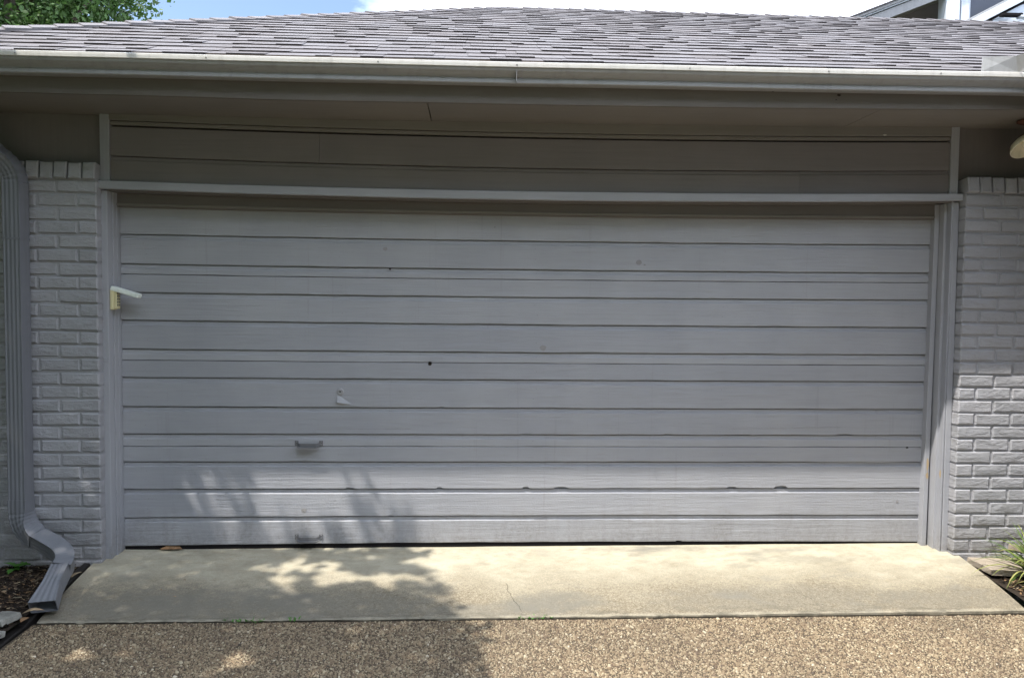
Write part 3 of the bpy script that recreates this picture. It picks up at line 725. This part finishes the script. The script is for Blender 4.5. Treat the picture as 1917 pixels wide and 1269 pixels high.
# (outward distance d from the fascia, height rel. to the lip top)
GP = [(.0, -.010), (.0, -.094), (.052, -.096), (.062, -.097), (.067, -.093), (.067, -.079), (.062, -.074), (.060, -.068), (.072, -.058), (.088, -.050), (.098, -.041), (.102, -.032), (.1025, -.0255)]
GB = [(.1005, -.0255), (.1095, -.0245), (.1105, -.012), (.1105, -.002), (.1075, 0), (.092, 0), (.092, -.003), (.1055, -.005), (.1055, -.022)]
def gut(name, prof, m, closed):
    V = []; F = []; n = len(prof)
    path = [(x, None) for x in lin(-4.15, 2.50, 46)]
    for x, _ in path:
        for d, h_ in prof: V.append((x if x < 2.5 else 2.64-d, -.562-d, zg(x)+h_+.0035*noise.noise((x*.9, 0, 3))))
    for y in lin(-.9, -3.4, 8):
        for d, h_ in prof: V.append((2.64-d, y, zg(2.6)+h_))
    k = len(path)+8
    for i in range(k-1):
        for j in range(n if closed else n-1): F.append((i*n+j, (i+1)*n+j, (i+1)*n+(j+1) % n, i*n+(j+1) % n))
    return obj(name, V, F, m, gt, smooth=False)
gb = gut('trough', GP, M_GUT, False); md = gb.modifiers.new('s', 'SOLIDIFY'); md.thickness = .0012
gut('gutter_lip', GB, M_LIP, True)
for x in (-2.64, -1.72, -.87, -.17, .72, 1.45, 2.05):
    MB().lathe([(0, -.0035), (.0035, -.0025), (.004, 0)], (x, -.6728, zg(x)-.014), 'y', 8).obj('hanger_screw', M_KNOT, gt)
for x in (-.17,): beam('seam', x-.0008, x+.0008, f_(zg, -.094), f_(zg, -.026), -.6655, -.6, M_GUT, gt, 3, 0)
# end splash guard in the inside corner
zc = zg(2.5)
sg = MB().add([(2.27, -.668, zc-.002), (2.47, -.668, zc-.002), (2.535, -.74, zc-.002), (2.56, -1.0, zc), (2.27, -.672, zc+.072), (2.44, -.690, zc+.078), (2.55, -.80, zc+.10), (2.57, -1.0, zc+.11), (2.36, -.676, zc+.040)],
    [(0,1,8), (0,8,4), (4,8,5), (8,1,5), (1,2,6,5), (2,3,7,6)]).obj('splash_guard', M_FLASH, gt)
md = sg.modifiers.new('s', 'SOLIDIFY'); md.thickness = .0015

# ------------------------------------------------------------------ DOWNSPOUT
ds = empty('downspout', (-2.89, -.245, 0), 'ribbed grey downspout with two elbows and a flared end over the left bed', 'downspout')
def duct(name, pts, w, d, ups, parent, m=M_DSP, ribs=3, corr=0, wf=None, sub=1, openend=False):
    """rectangular ribbed duct; ups = direction of the ribbed (front) face at each point"""
    import bmesh
    def ringpts(cw, cd):
        P = []
        # front face (ribbed), sides and back
        nr = 20
        for i in range(nr+1):
            u = -1+2*i/nr; rel = .0022*(0.5-0.5*math.cos((u*.5+.5)*2*math.pi*4)) if abs(u) < .86 else .0
            P.append((u*cw/2*.985, cd/2-rel))
        P += [(cw/2, cd/2-.006), (cw/2, -cd/2+.006)]
        P += [(cw/2*.95, -cd/2), (-cw/2*.95, -cd/2), (-cw/2, -cd/2+.006), (-cw/2, cd/2-.006)]
        return P
    pts = [Vector(p) for p in pts]; V = []; F = []; k = len(pts)
    for i, p in enumerate(pts):
        t = (pts[min(i+1, k-1)]-pts[max(i-1, 0)]).normalized(); f = Vector(ups[i]); f = (f-t*f.dot(t)).normalized(); s = t.cross(f).normalized()
        sc, sdp = (wf[i] if wf else (1, 1)); c_ = corr if (corr and i % 2) else 0
        R_ = ringpts(w*sc-c_, d*sdp-c_); n = len(R_)
        for a, b in R_: V.append(p+s*a+f*b)
    for i in range(k-1):
        for j in range(n): F.append((i*n+j, i*n+(j+1) % n, (i+1)*n+(j+1) % n, (i+1)*n+j))
    o = obj(name, V, F, m, parent, origin=pts[0]); me = o.data
    bm = bmesh.new(); bm.from_mesh(me); bmesh.ops.recalc_face_normals(bm, faces=bm.faces); bm.to_mesh(me); bm.free()
    md = o.modifiers.new('s', 'SOLIDIFY'); md.thickness = .0014; md.offset = -1
    return o
def bez(a, b, c, n): 
    a, b, c = Vector(a), Vector(b), Vector(c); return [a*(1-t)**2+b*2*t*(1-t)+c*t*t for t in lin(0, 1, n)]
W_, D_ = .090, .094; X0, Y0_ = -2.884, -.262
duct('pipe', [(X0, Y0_, 2.10), (X0, Y0_, 1.82)], W_+.003, D_+.003, [(0,-1,0)]*2, ds)
duct('pipe', [(X0, Y0_, 1.845), (X0, Y0_, .345)], W_, D_, [(0,-1,0)]*2, ds)
duct('pipe', [(X0, Y0_, .36), (X0, Y0_, .29)], W_+.005, D_+.005, [(0,-1,0)]*2, ds)
up1 = bez((X0, Y0_, 2.10), (X0, Y0_, 2.185), (X0-.075, Y0_-.045, 2.245), 13)
duct('elbow', up1, W_+.004, D_+.004, [(0,-1,-.2)]*13, ds, corr=.006)
duct('pipe', [up1[-1], (X0-.36, Y0_-.25, 2.50)], W_, D_, [(.2,-1,-.8)]*2, ds)
duct('pipe', [(X0-.36, Y0_-.25, 2.47), (X0-.36, Y0_-.36, 2.61)], W_, D_, [(0,-1,-.3)]*2, ds)
K1 = (X0+.045, Y0_-.010, .215); 
e1 = bez((X0, Y0_, .295), (X0+.0, Y0_, .20), (X0+.105, Y0_-.04, .150), 13)
duct('elbow', e1, W_+.004, D_+.006, [Vector((0,-1,0)).lerp(Vector((-.25,-.9,-.35)), t) for t in lin(0, 1, 13)], ds, corr=.005)
E_ = Vector(e1[-1]); K2 = Vector((-2.585, -.375, .080))
e2 = [E_, E_.lerp(K2, .5)] + bez(E_.lerp(K2, .55), K2+Vector((.035, -.015, -.012)), K2+Vector((.035, -.13, -.045)), 9)
up_a, up_b = Vector((-.25,-.9,-.35)), Vector((-.75,-.25,.1))
us = [up_a.lerp(up_b, min(1, max(0, (i-2)/8))) for i in range(11)]
duct('elbow', e2, W_, D_-.004, us, ds)
e3 = e2[-1]; T_ = Vector((-2.515, -.745, -.065))
n = 9; pts = [Vector(e3).lerp(T_, t) for t in lin(-.05, 1, n)]
duct('spout', pts, D_*.92, W_*.95, [(.0,-.28,.96)]*n, ds, wf=[(1+.0*i if i < 4 else 1+.16*(i-4)*.75, 1 if i < 4 else 1-.045*(i-4)) for i in range(n)])
MB().box((X0-W_/2-.003, Y0_-D_/2-.0025, 1.79), (X0+W_/2+.003, Y0_+D_/2, 1.80)).obj('strap', M_DSP, ds)

# ------------------------------------------------------------------ small fittings
kp = empty('keypad', (-2.44, -.09, 1.41), 'yellowed garage door keypad with its white cover flipped open, on the left jamb', 'keypad')
MB().box((-2.4565, -.116, 1.410), (-2.4345, -.062, 1.525)).obj('case', M_CREAM, kp, bev=.006)
MB().box((-2.4345, -.112, 1.416), (-2.4185, -.066, 1.522)).obj('key_panel', M_CREAM, kp, bev=.003)
for j in range(5):
    for i in range(2): MB().box((-2.4195, -.107+.021*i, 1.432+.017*j), (-2.4165, -.094+.021*i, 1.443+.017*j)).obj('key', M_KEYS, kp, bev=.001)
cv = MB().box((0, -.029, -.013), (.162, .029, .013)); V = [(-2.452+x*math.cos(-.29)-z*math.sin(-.29), -.09+y, 1.535+x*math.sin(-.29)+z*math.cos(-.29)) for x, y, z in cv.V]
obj('cover', V, cv.F, M_WHITE, kp, bev=.006)
MB().box((-2.31, -.113, 1.482), (-2.297, -.1, 1.496)).obj('cover_catch', M_WHITE, kp, bev=.002)
lp = empty('porch_lamp', (2.80, -.35, 2.55), 'cream glass dish lamp on a rusty brown mount under the eaves at the right edge', 'lamp')
LX, LY, LZ_ = 2.772, -.36, 2.400
def tilted(mb):
    T = Matrix.Translation((LX, LY, LZ_)) @ Matrix.Rotation(R(-30), 4, 'X') @ Matrix.Rotation(R(-8), 4, 'Y')
    mb.V = [T @ Vector(v) for v in mb.V]; return mb
MB().tube([(LX+.005, LY+.03, 2.55), (LX+.005, LY+.028, LZ_+.06)], .014, 12).lathe([(0, 2.55), (.05, 2.548), (.05, 2.535), (.012, 2.52)], (LX+.005, LY+.03, 0), 'z', 20).obj('mount', M_RUST, lp, smooth=True)
tilted(MB().lathe([(.0, .072), (.024, .070), (.030, .060), (.030, .042)], (0, 0, 0), 'z', 24)).obj('collar', M_RUST, lp, smooth=True)
tilted(MB().lathe([(.028, .052), (.058, .046), (.086, .028), (.099, .0), (.0995, -.006)], (0, 0, 0), 'z', 36)).obj('shade_back', M_SHADEIN, lp, smooth=True)
tilted(MB().lathe([(.0995, -.006), (.098, -.010), (.092, -.006), (.080, .018), (.054, .034), (.026, .042), (.0, .043)], (0, 0, 0), 'z', 36)).obj('lamp_shade', M_SHADEIN, lp, smooth=True)
tilted(MB().lathe([(.014, .045), (.018, .034), (.028, .020), (.030, .008), (.026, -.004), (.014, -.012), (.0, -.014)], (0, 0, .004), 'z', 20)).obj('bulb', M_BULB, lp, smooth=True)

# pavers
def slabstone(x, y, z, w, d, h_, rot, label, nm='paver_stone', m=M_PAVER, cat='paver', group=None):
    mb = MB(); nx, ny = 5, 5; rnd = random.Random(int(x*1000))
    V = []; F = []
    for s_ in (0, 1):
        for j in range(ny):
            for i in range(nx):
                e = (.006 if (i in (0, 4) or j in (0, 4)) else .002)
                V.append(((i/4-.5)*w+rnd.uniform(-e, e), (j/4-.5)*d+rnd.uniform(-e, e), (s_-.5)*h_+rnd.uniform(-.0015, .0015)))
    q = nx*ny
    for j in range(ny-1):
        for i in range(nx-1):
            a = j*nx+i; F += [(q+a, q+a+1, q+a+nx+1, q+a+nx), (a, a+nx, a+nx+1, a+1)]
    ring = [i for i in range(nx)]+[j*nx+nx-1 for j in range(1, ny)]+[(ny-1)*nx+i for i in range(nx-2, -1, -1)]+[j*nx for j in range(ny-2, 0, -1)]
    for a, b in zip(ring, ring[1:]+ring[:1]): F.append((a, b, q+b, q+a))
    o = obj(nm, V, F, m, bev=.003); o.location = (x, y, z); o.rotation_euler = rot; return tag(o, label, cat, group)
slabstone(2.755, -.325, -.045, .30, .27, .035, (R(-3), R(1), R(-6)), 'flat tan paver lying beside the corner of the concrete apron')
slabstone(3.00, -.33, .045, .32, .22, .035, (R(-10), R(10), R(12)), 'raised tan paver tilted against the right brick wall behind the plant')
slabstone(3.02, -.36, -.03, .22, .16, .07, (0, 0, R(30)), 'brown block of stone propping up the tilted paver', 'stone_block', M_RUBBLE, 'stone')
slabstone(-2.665, -.84, -.085, .17, .10, .030, (R(5), R(-8), R(-28)), 'upper grey broken stone slab at the lower left corner', 'stone_slab', M_RUBBLE, 'stone', 'broken stones in the left bed')
slabstone(-2.66, -.955, -.115, .16, .08, .026, (R(3), R(-4), R(-30)), 'lower grey broken stone slab at the left edge by the black edging', 'stone_slab', M_RUBBLE, 'stone', 'broken stones in the left bed')
# edging strip
ep = [(-2.556, -.17), (-2.560, -.4), (-2.566, -.6), (-2.572, -.8), (-2.570, -1.0), (-2.575, -1.3), (-2.62, -1.7), (-2.74, -2.3), (-2.9, -3.2)]
V = []; F = []; P = []
for a, b in zip(ep, ep[1:]):
    for k in range(6): P.append((a[0]+(b[0]-a[0])*k/6, a[1]+(b[1]-a[1])*k/6))
for i, (x, y) in enumerate(P):
    zt_ = (slab_z(x, y) if y > -.77 else drive_z(y)) + (.004 if y > -.5 else .012)+.003*noise.noise((y*6, 0, 0)); w = .018+.010*min(1, max(0, -y-.3))
    V += [(x+.006, y, -.3), (x+.006, y, zt_-.006), (x, y, zt_), (x-w*2+.008, y, zt_), (x-w*2, y, zt_-.006), (x-w*2, y, -.3)]
for i in range(len(P)-1):
    for j in range(5): F.append((i*6+j, i*6+j+1, (i+1)*6+j+1, (i+1)*6+j))
tag(obj('garden_edging', V, F, M_EDGE), 'black strip edging between the left mulch bed and the driveway', 'edging')

# leaves -------------------------------------------------------------
def blade(L, W, bend, rise, nseg=7, base_w=.5, fold=.15):
    V = []; F = []
    for i in range(nseg+1):
        t = i/nseg; a = rise-bend*t; 
        if i == 0: x, z = 0, 0
        else: x += math.cos(a)*L/nseg; z += math.sin(a)*L/nseg
        w = W*(base_w+(1-base_w)*min(1, t*3))*(1-t**3)*.5+.0003
        V += [(x, -w, z+fold*w), (x, 0, z), (x, w, z+fold*w)]
    for i in range(nseg):
        F += [(i*3, i*3+1, i*3+4, i*3+3), (i*3+1, i*3+2, i*3+5, i*3+4)]
    return mesh('leaf', V, F, True)
def plant(name, loc, label, cat, n, Lr, W, m, seed, bendr=(1.0, 2.2), riser=(.9, 1.5), az=None):
    p = empty(name, loc, label, cat); rnd = random.Random(seed)
    vs = [blade(rnd.uniform(*Lr), W*rnd.uniform(.7, 1.15), rnd.uniform(*bendr), rnd.uniform(*riser)) for _ in range(12)]
    for i in range(n):
        o = link('leaf', rnd.choice(vs), m, p); o.location = (rnd.uniform(-.035, .035), rnd.uniform(-.035, .035), 0)
        o.rotation_euler = (0, rnd.uniform(-.15, .1), rnd.uniform(0, 6.28) if az is None else rnd.uniform(*az))
    return p
plant('strap_leaf_plant', (2.83, -.50, -.07), 'sunlit strap leaved grass plant beside the pavers at the right edge', 'plant', 110, (.22, .42), .017, M_STRAP, 3, (.8, 2.2), (.9, 1.5))
plant('strap_leaf_plant', (2.78, -.66, -.09), 'drooping yellowish strap leaved clump at the outer edge of the right bed', 'plant', 60, (.14, .24), .015, M_STRAP, 4, (1.6, 2.8), (.8, 1.4))
def broadleaf(L, W, curl, seed, lobed=False):
    rnd = random.Random(seed); V = []; F = []; n = 8
    for i in range(n+1):
        t = i/n; w = W/2*math.sin(math.pi*min(1, t*.97+.03)**.8)*(1+(.35*(i % 2) if lobed else 0)); z = curl*math.sin(t*3)*L*.3
        V += [(t*L, -w, z+w*.35+rnd.uniform(-.001, .001)), (t*L, 0, z), (t*L, w, z+w*.3+rnd.uniform(-.001, .001))]
    for i in range(n): F += [(i*3, i*3+1, i*3+4, i*3+3), (i*3+1, i*3+2, i*3+5, i*3+4)]
    return mesh('leaf', V, F, True)
sd = empty('seedling', (-2.93, -.26, bed_z(-2.93, -.26)), 'bright green broad leaved seedling in the left mulch bed', 'plant')
for a, L, W, z, ty in ((.15, .085, .05, .03, -.1), (2.9, .075, .045, .035, -.15), (-1.5, .07, .035, .02, .1), (1.3, .06, .04, .03, 0), (-.6, .05, .03, .022, 0)):
    o = link('leaf', broadleaf(L, W, .1, int(a*10), True), M_SEED, sd); o.location = (0, 0, z); o.rotation_euler = (random.uniform(-.3, .3), ty, a)
MB().tube([(0, 0, -.01), (.002, 0, .035)], .0018, 5).obj('stem', M_SEED, sd).location = (0, 0, 0)
dl = [(-2.585, -.80, -.078, .10, .035, .15, 'long tan dry leaf lying beneath the downspout mouth'), (-2.555, -.87, -.09, .045, .035, 1.1, 'small round tan dry leaf below the downspout mouth'),
      (-2.575, -.36, -.055, .07, .022, 1.1, 'pale curled dry leaf between downspout and apron edge'), (-2.62, -.30, -.05, .06, .03, 2.2, 'brown dry leaf behind the downspout elbow'),
      (-2.75, -.28, -.05, .05, .02, .4, 'pale dry leaf in the mulch close to the brick wall'), (-2.80, -.56, -.068, .045, .02, 2.7, 'small pale leaf scrap in the middle of the left bed'),
      (-2.62, -.70, -.07, .06, .02, .5, 'pale dry leaf against the left side of the spout'), (2.66, -.53, -.075, .10, .03, .25, 'bleached curled dry leaf in front of the flat paver'),
      (2.70, -.62, -.085, .07, .035, 1.9, 'orange brown dry leaf under the strap leaved plant')]
for i, (x, y, z, L, W, a, lab) in enumerate(dl):
    me = broadleaf(L, W, .35, i); o = link('dry_leaf', me, M_DRY); o.location = (x, y, z); o.rotation_euler = (.1, -.1, a); tag(o, lab, 'leaf', 'dry leaves on the beds')
    md = o.modifiers.new('s', 'SOLIDIFY'); md.thickness = .0006
V = [(-2.235, -.004, -.012), (-2.22, -.022, -.010), (-2.15, -.026, -.008), (-2.10, -.012, -.012), (-2.12, .002, .0), (-2.2, .003, .002), (-2.19, -.012, .006), (-2.14, -.012, .004)]
tag(obj('bark_scrap', V, [(0,1,6,5),(1,2,7,6),(2,3,4,7),(6,7,4,5)], M_DRY), 'curled brown bark scrap lying under the left end of the door', 'bark scrap')
for x, y, L, W in ((-1.94, -.40, .018, .008), (-2.03, -.50, .022, .006), (-1.93, -.565, .02, .006), (.72, -.2, .012, .005), (2.33, -.66, .012, .006)):
    o = link('dry_leaf', broadleaf(L, W, .3, 1), M_DRY); o.location = (x, y, slab_z(x, y)+.003); o.rotation_euler = (0, 0, x*5); tag(o, {-1.94: 'tiny brown leaf scrap on the shaded left half of the apron', -2.03: 'thin leaf scrap at the far left of the apron near its crack', -1.93: 'flat brown leaf scrap low on the left side of the apron', .72: 'tiny leaf scrap on the sunlit middle of the apron', 2.33: 'dark leaf scrap at the lower right corner of the apron'}[x], 'leaf', 'leaf scraps on the apron')
def weed(x, y, spread, n, label, seed):
    p = empty('weed', (x, y, drive_z(y)), label, 'weed'); rnd = random.Random(seed)
    for i in range(n):
        o = link('leaf', broadleaf(rnd.uniform(.012, .03), rnd.uniform(.004, .009), .2, i), M_SEED, p)
        o.location = (rnd.uniform(-spread, spread), rnd.uniform(-.008, .012), .004); o.rotation_euler = (rnd.uniform(-.4, .4), -rnd.uniform(.1, 1.0), rnd.uniform(0, 6.28))
weed(-1.52, -.775, .10, 34, 'low green weeds in the joint left of the driveway middle', 1); weed(-.05, -.772, .09, 26, 'tiny green weeds at the foot of the central apron crack', 2); weed(-1.27, -.775, .02, 8, 'single small weed sprig in the apron joint', 3)

# ------------------------------------------------------------------ TREES
def leaf_cloud(name, P, size, m, parent, seed=0):
    n = len(P); rg = np.random.default_rng(seed); nrm = rg.normal(size=(n, 3)); nrm[:, 2] += .5; nrm /= np.linalg.norm(nrm, axis=1)[:, None]
    a = np.cross(nrm, rg.normal(size=(n, 3))); a /= np.linalg.norm(a, axis=1)[:, None]; b = np.cross(nrm, a)
    s = rg.uniform(.6, 1.2, n)[:, None]*size; a = a*s*.5; b = b*s*.28
    V = np.stack([P-a, P+b+a*.1, P+a, P-b+a*.1], 1).reshape(-1, 3); F = (np.array([[0, 1, 2, 3]])+(np.arange(n)*4)[:, None]).reshape(-1, 4)
    return big_mesh(name, V, F, m, np.repeat(rg.random(n), 4), parent, kind=None)
def limbs(root, spec, parent):
    mb = MB()
    for pts, r0, r1 in spec: mb.tube(pts, [r0+(r1-r0)*i/(len(pts)-1) for i in range(len(pts))], 8)
    return mb.obj('trunk', M_BARK, parent, smooth=True)
bt = empty('tree', (-8.6, 9.5, -.3), 'leafy green tree behind the left end of the roof', 'tree')
limbs(None, [([(-8.6, 9.5, -.3), (-8.5, 9.5, 3), (-8.25, 9.3, 5), (-8.15, 9.0, 6.3), (-8.0, 9, 8)], .22, .08), ([(-8.3, 9.4, 4.6), (-7.5, 9.2, 5.8), (-6.8, 9, 6.6)], .09, .03), ([(-8.4, 9.5, 4), (-9.4, 9.3, 5.6), (-10, 9, 7)], .1, .03),
             ([(-8.1, 9.1, 6.2), (-7.2, 8.8, 7.2), (-6.6, 8.6, 7.9)], .06, .02)], bt)
rg = np.random.default_rng(4); cl = []
for k in range(150):
    d = rg.normal(size=3); d /= np.linalg.norm(d); r_ = rg.random()**.4
    c = np.array([-8.7, 9.6, 7.0])+d*r_*np.array([2.55, 2.2, 2.5]); m_ = 230
    cl.append(c+rg.normal(size=(m_, 3))*.27)
P = np.concatenate(cl); P = P[(P[:, 0] < -5.95+.25*rg.random(len(P)))]
leaf_cloud('crown', P, .12, M_LEAF, bt, 2)
# the tree whose shade dapples the left half: it stands left of the camera, out of the frame
st = empty('tree', (-5.6, -4.3, -.3), 'large shade tree standing left of the driveway outside the picture', 'tree')
limbs(None, [([(-5.6, -4.3, -.36), (-5.6, -4.2, 2), (-5.2, -3.8, 4), (-4.6, -3.2, 6)], .24, .07), ([(-5.4, -4, 3), (-4.2, -3, 4.4), (-3.2, -2.2, 5.2)], .10, .02), ([(-5.5, -4.1, 2.6), (-6.6, -4.4, 4.4), (-7.4, -4.2, 5.8)], .1, .03),
             ([(-4.2, -3, 4.4), (-3.9, -2.0, 4.9), (-3.6, -1.5, 5.2)], .035, .012), ([(-5, -3.6, 4.6), (-5.4, -2.6, 5.4), (-5.2, -1.7, 5.8)], .06, .02)], st)
sx, sy = SUN.x/SUN.z, SUN.y/SUN.z
def dens(u, v):
    """how leafy the crown is along the sun ray that would land at (u, v) on the ground"""
    n1 = noise.noise((u*2.2, v*3.2, 1.7)); n2 = noise.noise((u*6.5, v*9, 4.1))
    edge = (0 if v > -2.3 else min(2.4, (-v-2.3)*1.6)) -.62+.28*min(1, max(0, -v-.3)/.6)+.10*n2+.07*n1  # crown widened behind the camera to darken the left of the door
    d = min(1, max(0, (edge-u)/.16))
    if v > -.10:                       # ragged upper rim of the crown: streaks of sun reach the door
        k = min(1, (v+.10)/.17); s = noise.noise((u*8.5+3.3, v*17, 9.2))+.35*noise.noise((u*21, v*12, 2.2))
        if u < -1.95: rag = 1
        elif u < -1.58: rag = .9 if s > -.12+.12*k else .05
        elif u < -1.08: rag = .85 if s > .30 else 0
        else: rag = .98 if s > -.06+.30*k else .01
        d *= (1-k*1.6)+k*1.6*rag if k < .62 else rag
    if v > .15: d = 0
    g = n1*.7+n2*.5
    if v <= 0 and g > .27 and u > -2.3: d *= .04
    ex = ((u+1.38)/.26)**2+((v+.27)/.075)**2
    if ex < 1: d *= .05
    return d
rg = np.random.default_rng(9); cl = []
tries = 115000
U = rg.uniform(-7.5, 2.0, tries); Vv = rg.uniform(-4.2, .16, tries); Hh = rg.uniform(3.6, 6.4, tries); K = rg.random(tries)
for u, v, h_, k in zip(U, Vv, Hh, K):
    if u < -2.9: h_ = 2.5+(h_-3.6)*1.35  # crown lowered at far left to cut the light on the left wall
    if k < dens(u, v)*(1 if v > -2.2 else .5): cl.append((u+sx*h_, v+sy*h_, h_))
leaf_cloud('crown', np.array(cl), .105, M_LEAF, st, 5)

# unseen trees added behind the camera and at left to block low sky
rg = np.random.default_rng(21)
for i, (x, y, hh, w) in enumerate(((-14, -13, 11.5, 4.4), (-8.5, -15, 11, 4.6), (-1.5, -15.5, 10.5, 4.6), (5.5, -15, 11, 4.6), (12.5, -14, 10.6, 4.4), (19, -11, 10, 4.4), (-12.5, -6.5, 10.5, 3.6), (-11.5, .5, 9.5, 3.2))):
    t_ = empty('tree', (x, y, -.36), ('bushy', 'tall', 'round', 'spreading', 'broad', 'dense', 'old', 'thick')[i]+(' unseen tree added far behind the camera to block low sky' if i < 6 else ' unseen tree added well to the left of the garage to darken its left side'), 'tree')
    limbs(None, [([(x, y, -.36), (x+.1, y, 2), (x, y+.1, 4.5)], .25, .12), ([(x, y, 3), (x+1.6, y, 5.4)], .1, .04), ([(x, y, 3), (x-1.6, y, 5.6)], .1, .04)], t_)
    P = rg.normal(size=(9000, 3)); P /= np.linalg.norm(P, axis=1)[:, None]; P *= (rg.random(9000)**.25)[:, None]
    hh += 3.2; P = P*np.array([w, 2.6, (hh-.2)/2])+np.array([x, y, .3+(hh-.2)/2-.5])+rg.normal(size=(9000, 3))*.15
    leaf_cloud('crown', P, .45, M_LEAF, t_, i)

for i, (x, y, hh, w) in enumerate(((-4.75, -1.3, 2.9, .95), (-5.0, -3.1, 2.6, 1.0))):  # unseen shrubs added to keep light off the left pier and door
    t_ = empty('shrub', (x, y, -.2), ('tall unseen shrub added at the left end of the mulch bed to block light', 'rounded unseen shrub added to the left of the camera to block light')[i], 'shrub')
    mb = MB()
    for k in range(5): mb.tube([(x, y, -.25), (x+.3*math.cos(k*1.3), y+.3*math.sin(k*1.3), hh*.7)], [.03, .012], 6)
    mb.obj('stem', M_BARK, t_)
    P = rg.normal(size=(9000, 3)); P /= np.linalg.norm(P, axis=1)[:, None]; P *= (rg.random(9000)**.3)[:, None]
    leaf_cloud('foliage', P*np.array([w, w, hh/2])+np.array([x, y, hh/2-.15]), .10, M_LEAF, t_, 30+i)

# ------------------------------------------------------------------ HOUSE BEHIND
hs = empty('house', (9, 8, -.36), 'upper storey of a pale trimmed house behind the right end of the roof', 'house')
MB().box((5.2, 7.75, -.36), (13, 13, 5.6)).add([(5.2,7.75,5.6),(13,7.75,5.6),(13,7.75,7.0),(9,7.75,7.3),(5.2,7.75,5.75)], [(0,1,2,3,4)]).obj('wall', M_HWALL, hs)
def slant(name, x0, z0, x1, z1, h_, y0, y1, m, parent=None, bev=.004):
    mb = MB().add([(x0,y0,z0-h_),(x1,y0,z1-h_),(x1,y1,z1-h_),(x0,y1,z0-h_),(x0,y0,z0),(x1,y0,z1),(x1,y1,z1),(x0,y1,z0)], BOXF); return mb.obj(name, m, parent or hs, bev=bev)
slant('roof_edge', 5.0, 5.70, 9.2, 7.38, .045, 6.93, 7.75, M_HGREY); slant('rake_board', 5.03, 5.665, 9.2, 7.333, .020, 6.96, 7.05, M_HTRIM); slant('rake_board', 5.06, 5.645, 9.2, 7.30, .14, 6.99, 7.03, M_HGREY)
slant('soffit', 5.1, 5.60, 9.2, 7.24, .012, 7.035, 7.74, M_HWALL)
slant('roof', 5.0, 5.72, 9.2, 7.40, .02, 6.9, 13, M_SHIN)
MB().box((6.775, 6.98, 5.2), (6.985, 7.2, 6.5)).obj('post', M_HTRIM, hs, bev=.006); MB().box((7.03, 7.02, 5.2), (7.16, 7.2, 6.6)).obj('post', M_HTRIM, hs, bev=.006)
w = MB().box((7.16, 7.06, 5.4), (8.6, 7.12, 5.46)).box((7.16, 7.06, 5.46), (7.20, 7.12, 6.6)).obj('window', M_HTRIM, hs); MB().box((7.2, 7.09, 5.46), (8.6, 7.1, 6.6)).obj('pane', M_GLASS, w)
slant('rake_board', 7.00, 5.79, 9.0, 6.85, .035, 6.93, 7.0, M_HGREY); slant('rake_board', 7.00, 5.755, 9.0, 6.815, .125, 6.92, 6.97, M_HTRIM)
slant('painted_shadow_line', 7.05, 5.655, 9.0, 6.69, .04, 6.95, 6.99, M_DARK)  # dark strip painted in for the shadow line below the rake
for i in range(5):
    slant('siding_board', 7.1+.35*i, 5.66+.185*i-.035, 9.0, 6.66-.035-.0*i, .9, 6.985-.002*i, 7.05, M_HSIDE) if i == 0 else None
for i in range(6): slant('siding_board', 7.5, 5.36+.12*i+.10*0, 9.0, 5.36+.12*i+.42, .115, 6.962, 6.984, M_HSIDE)
MB().box((7.55, 6.80, 5.865), (7.86, 6.9, 5.90)).obj('flashing', M_DARK, hs); MB().box((7.82, 6.78, 5.84), (8.5, 6.9, 5.868)).obj('flashing', M_HTRIM, hs)
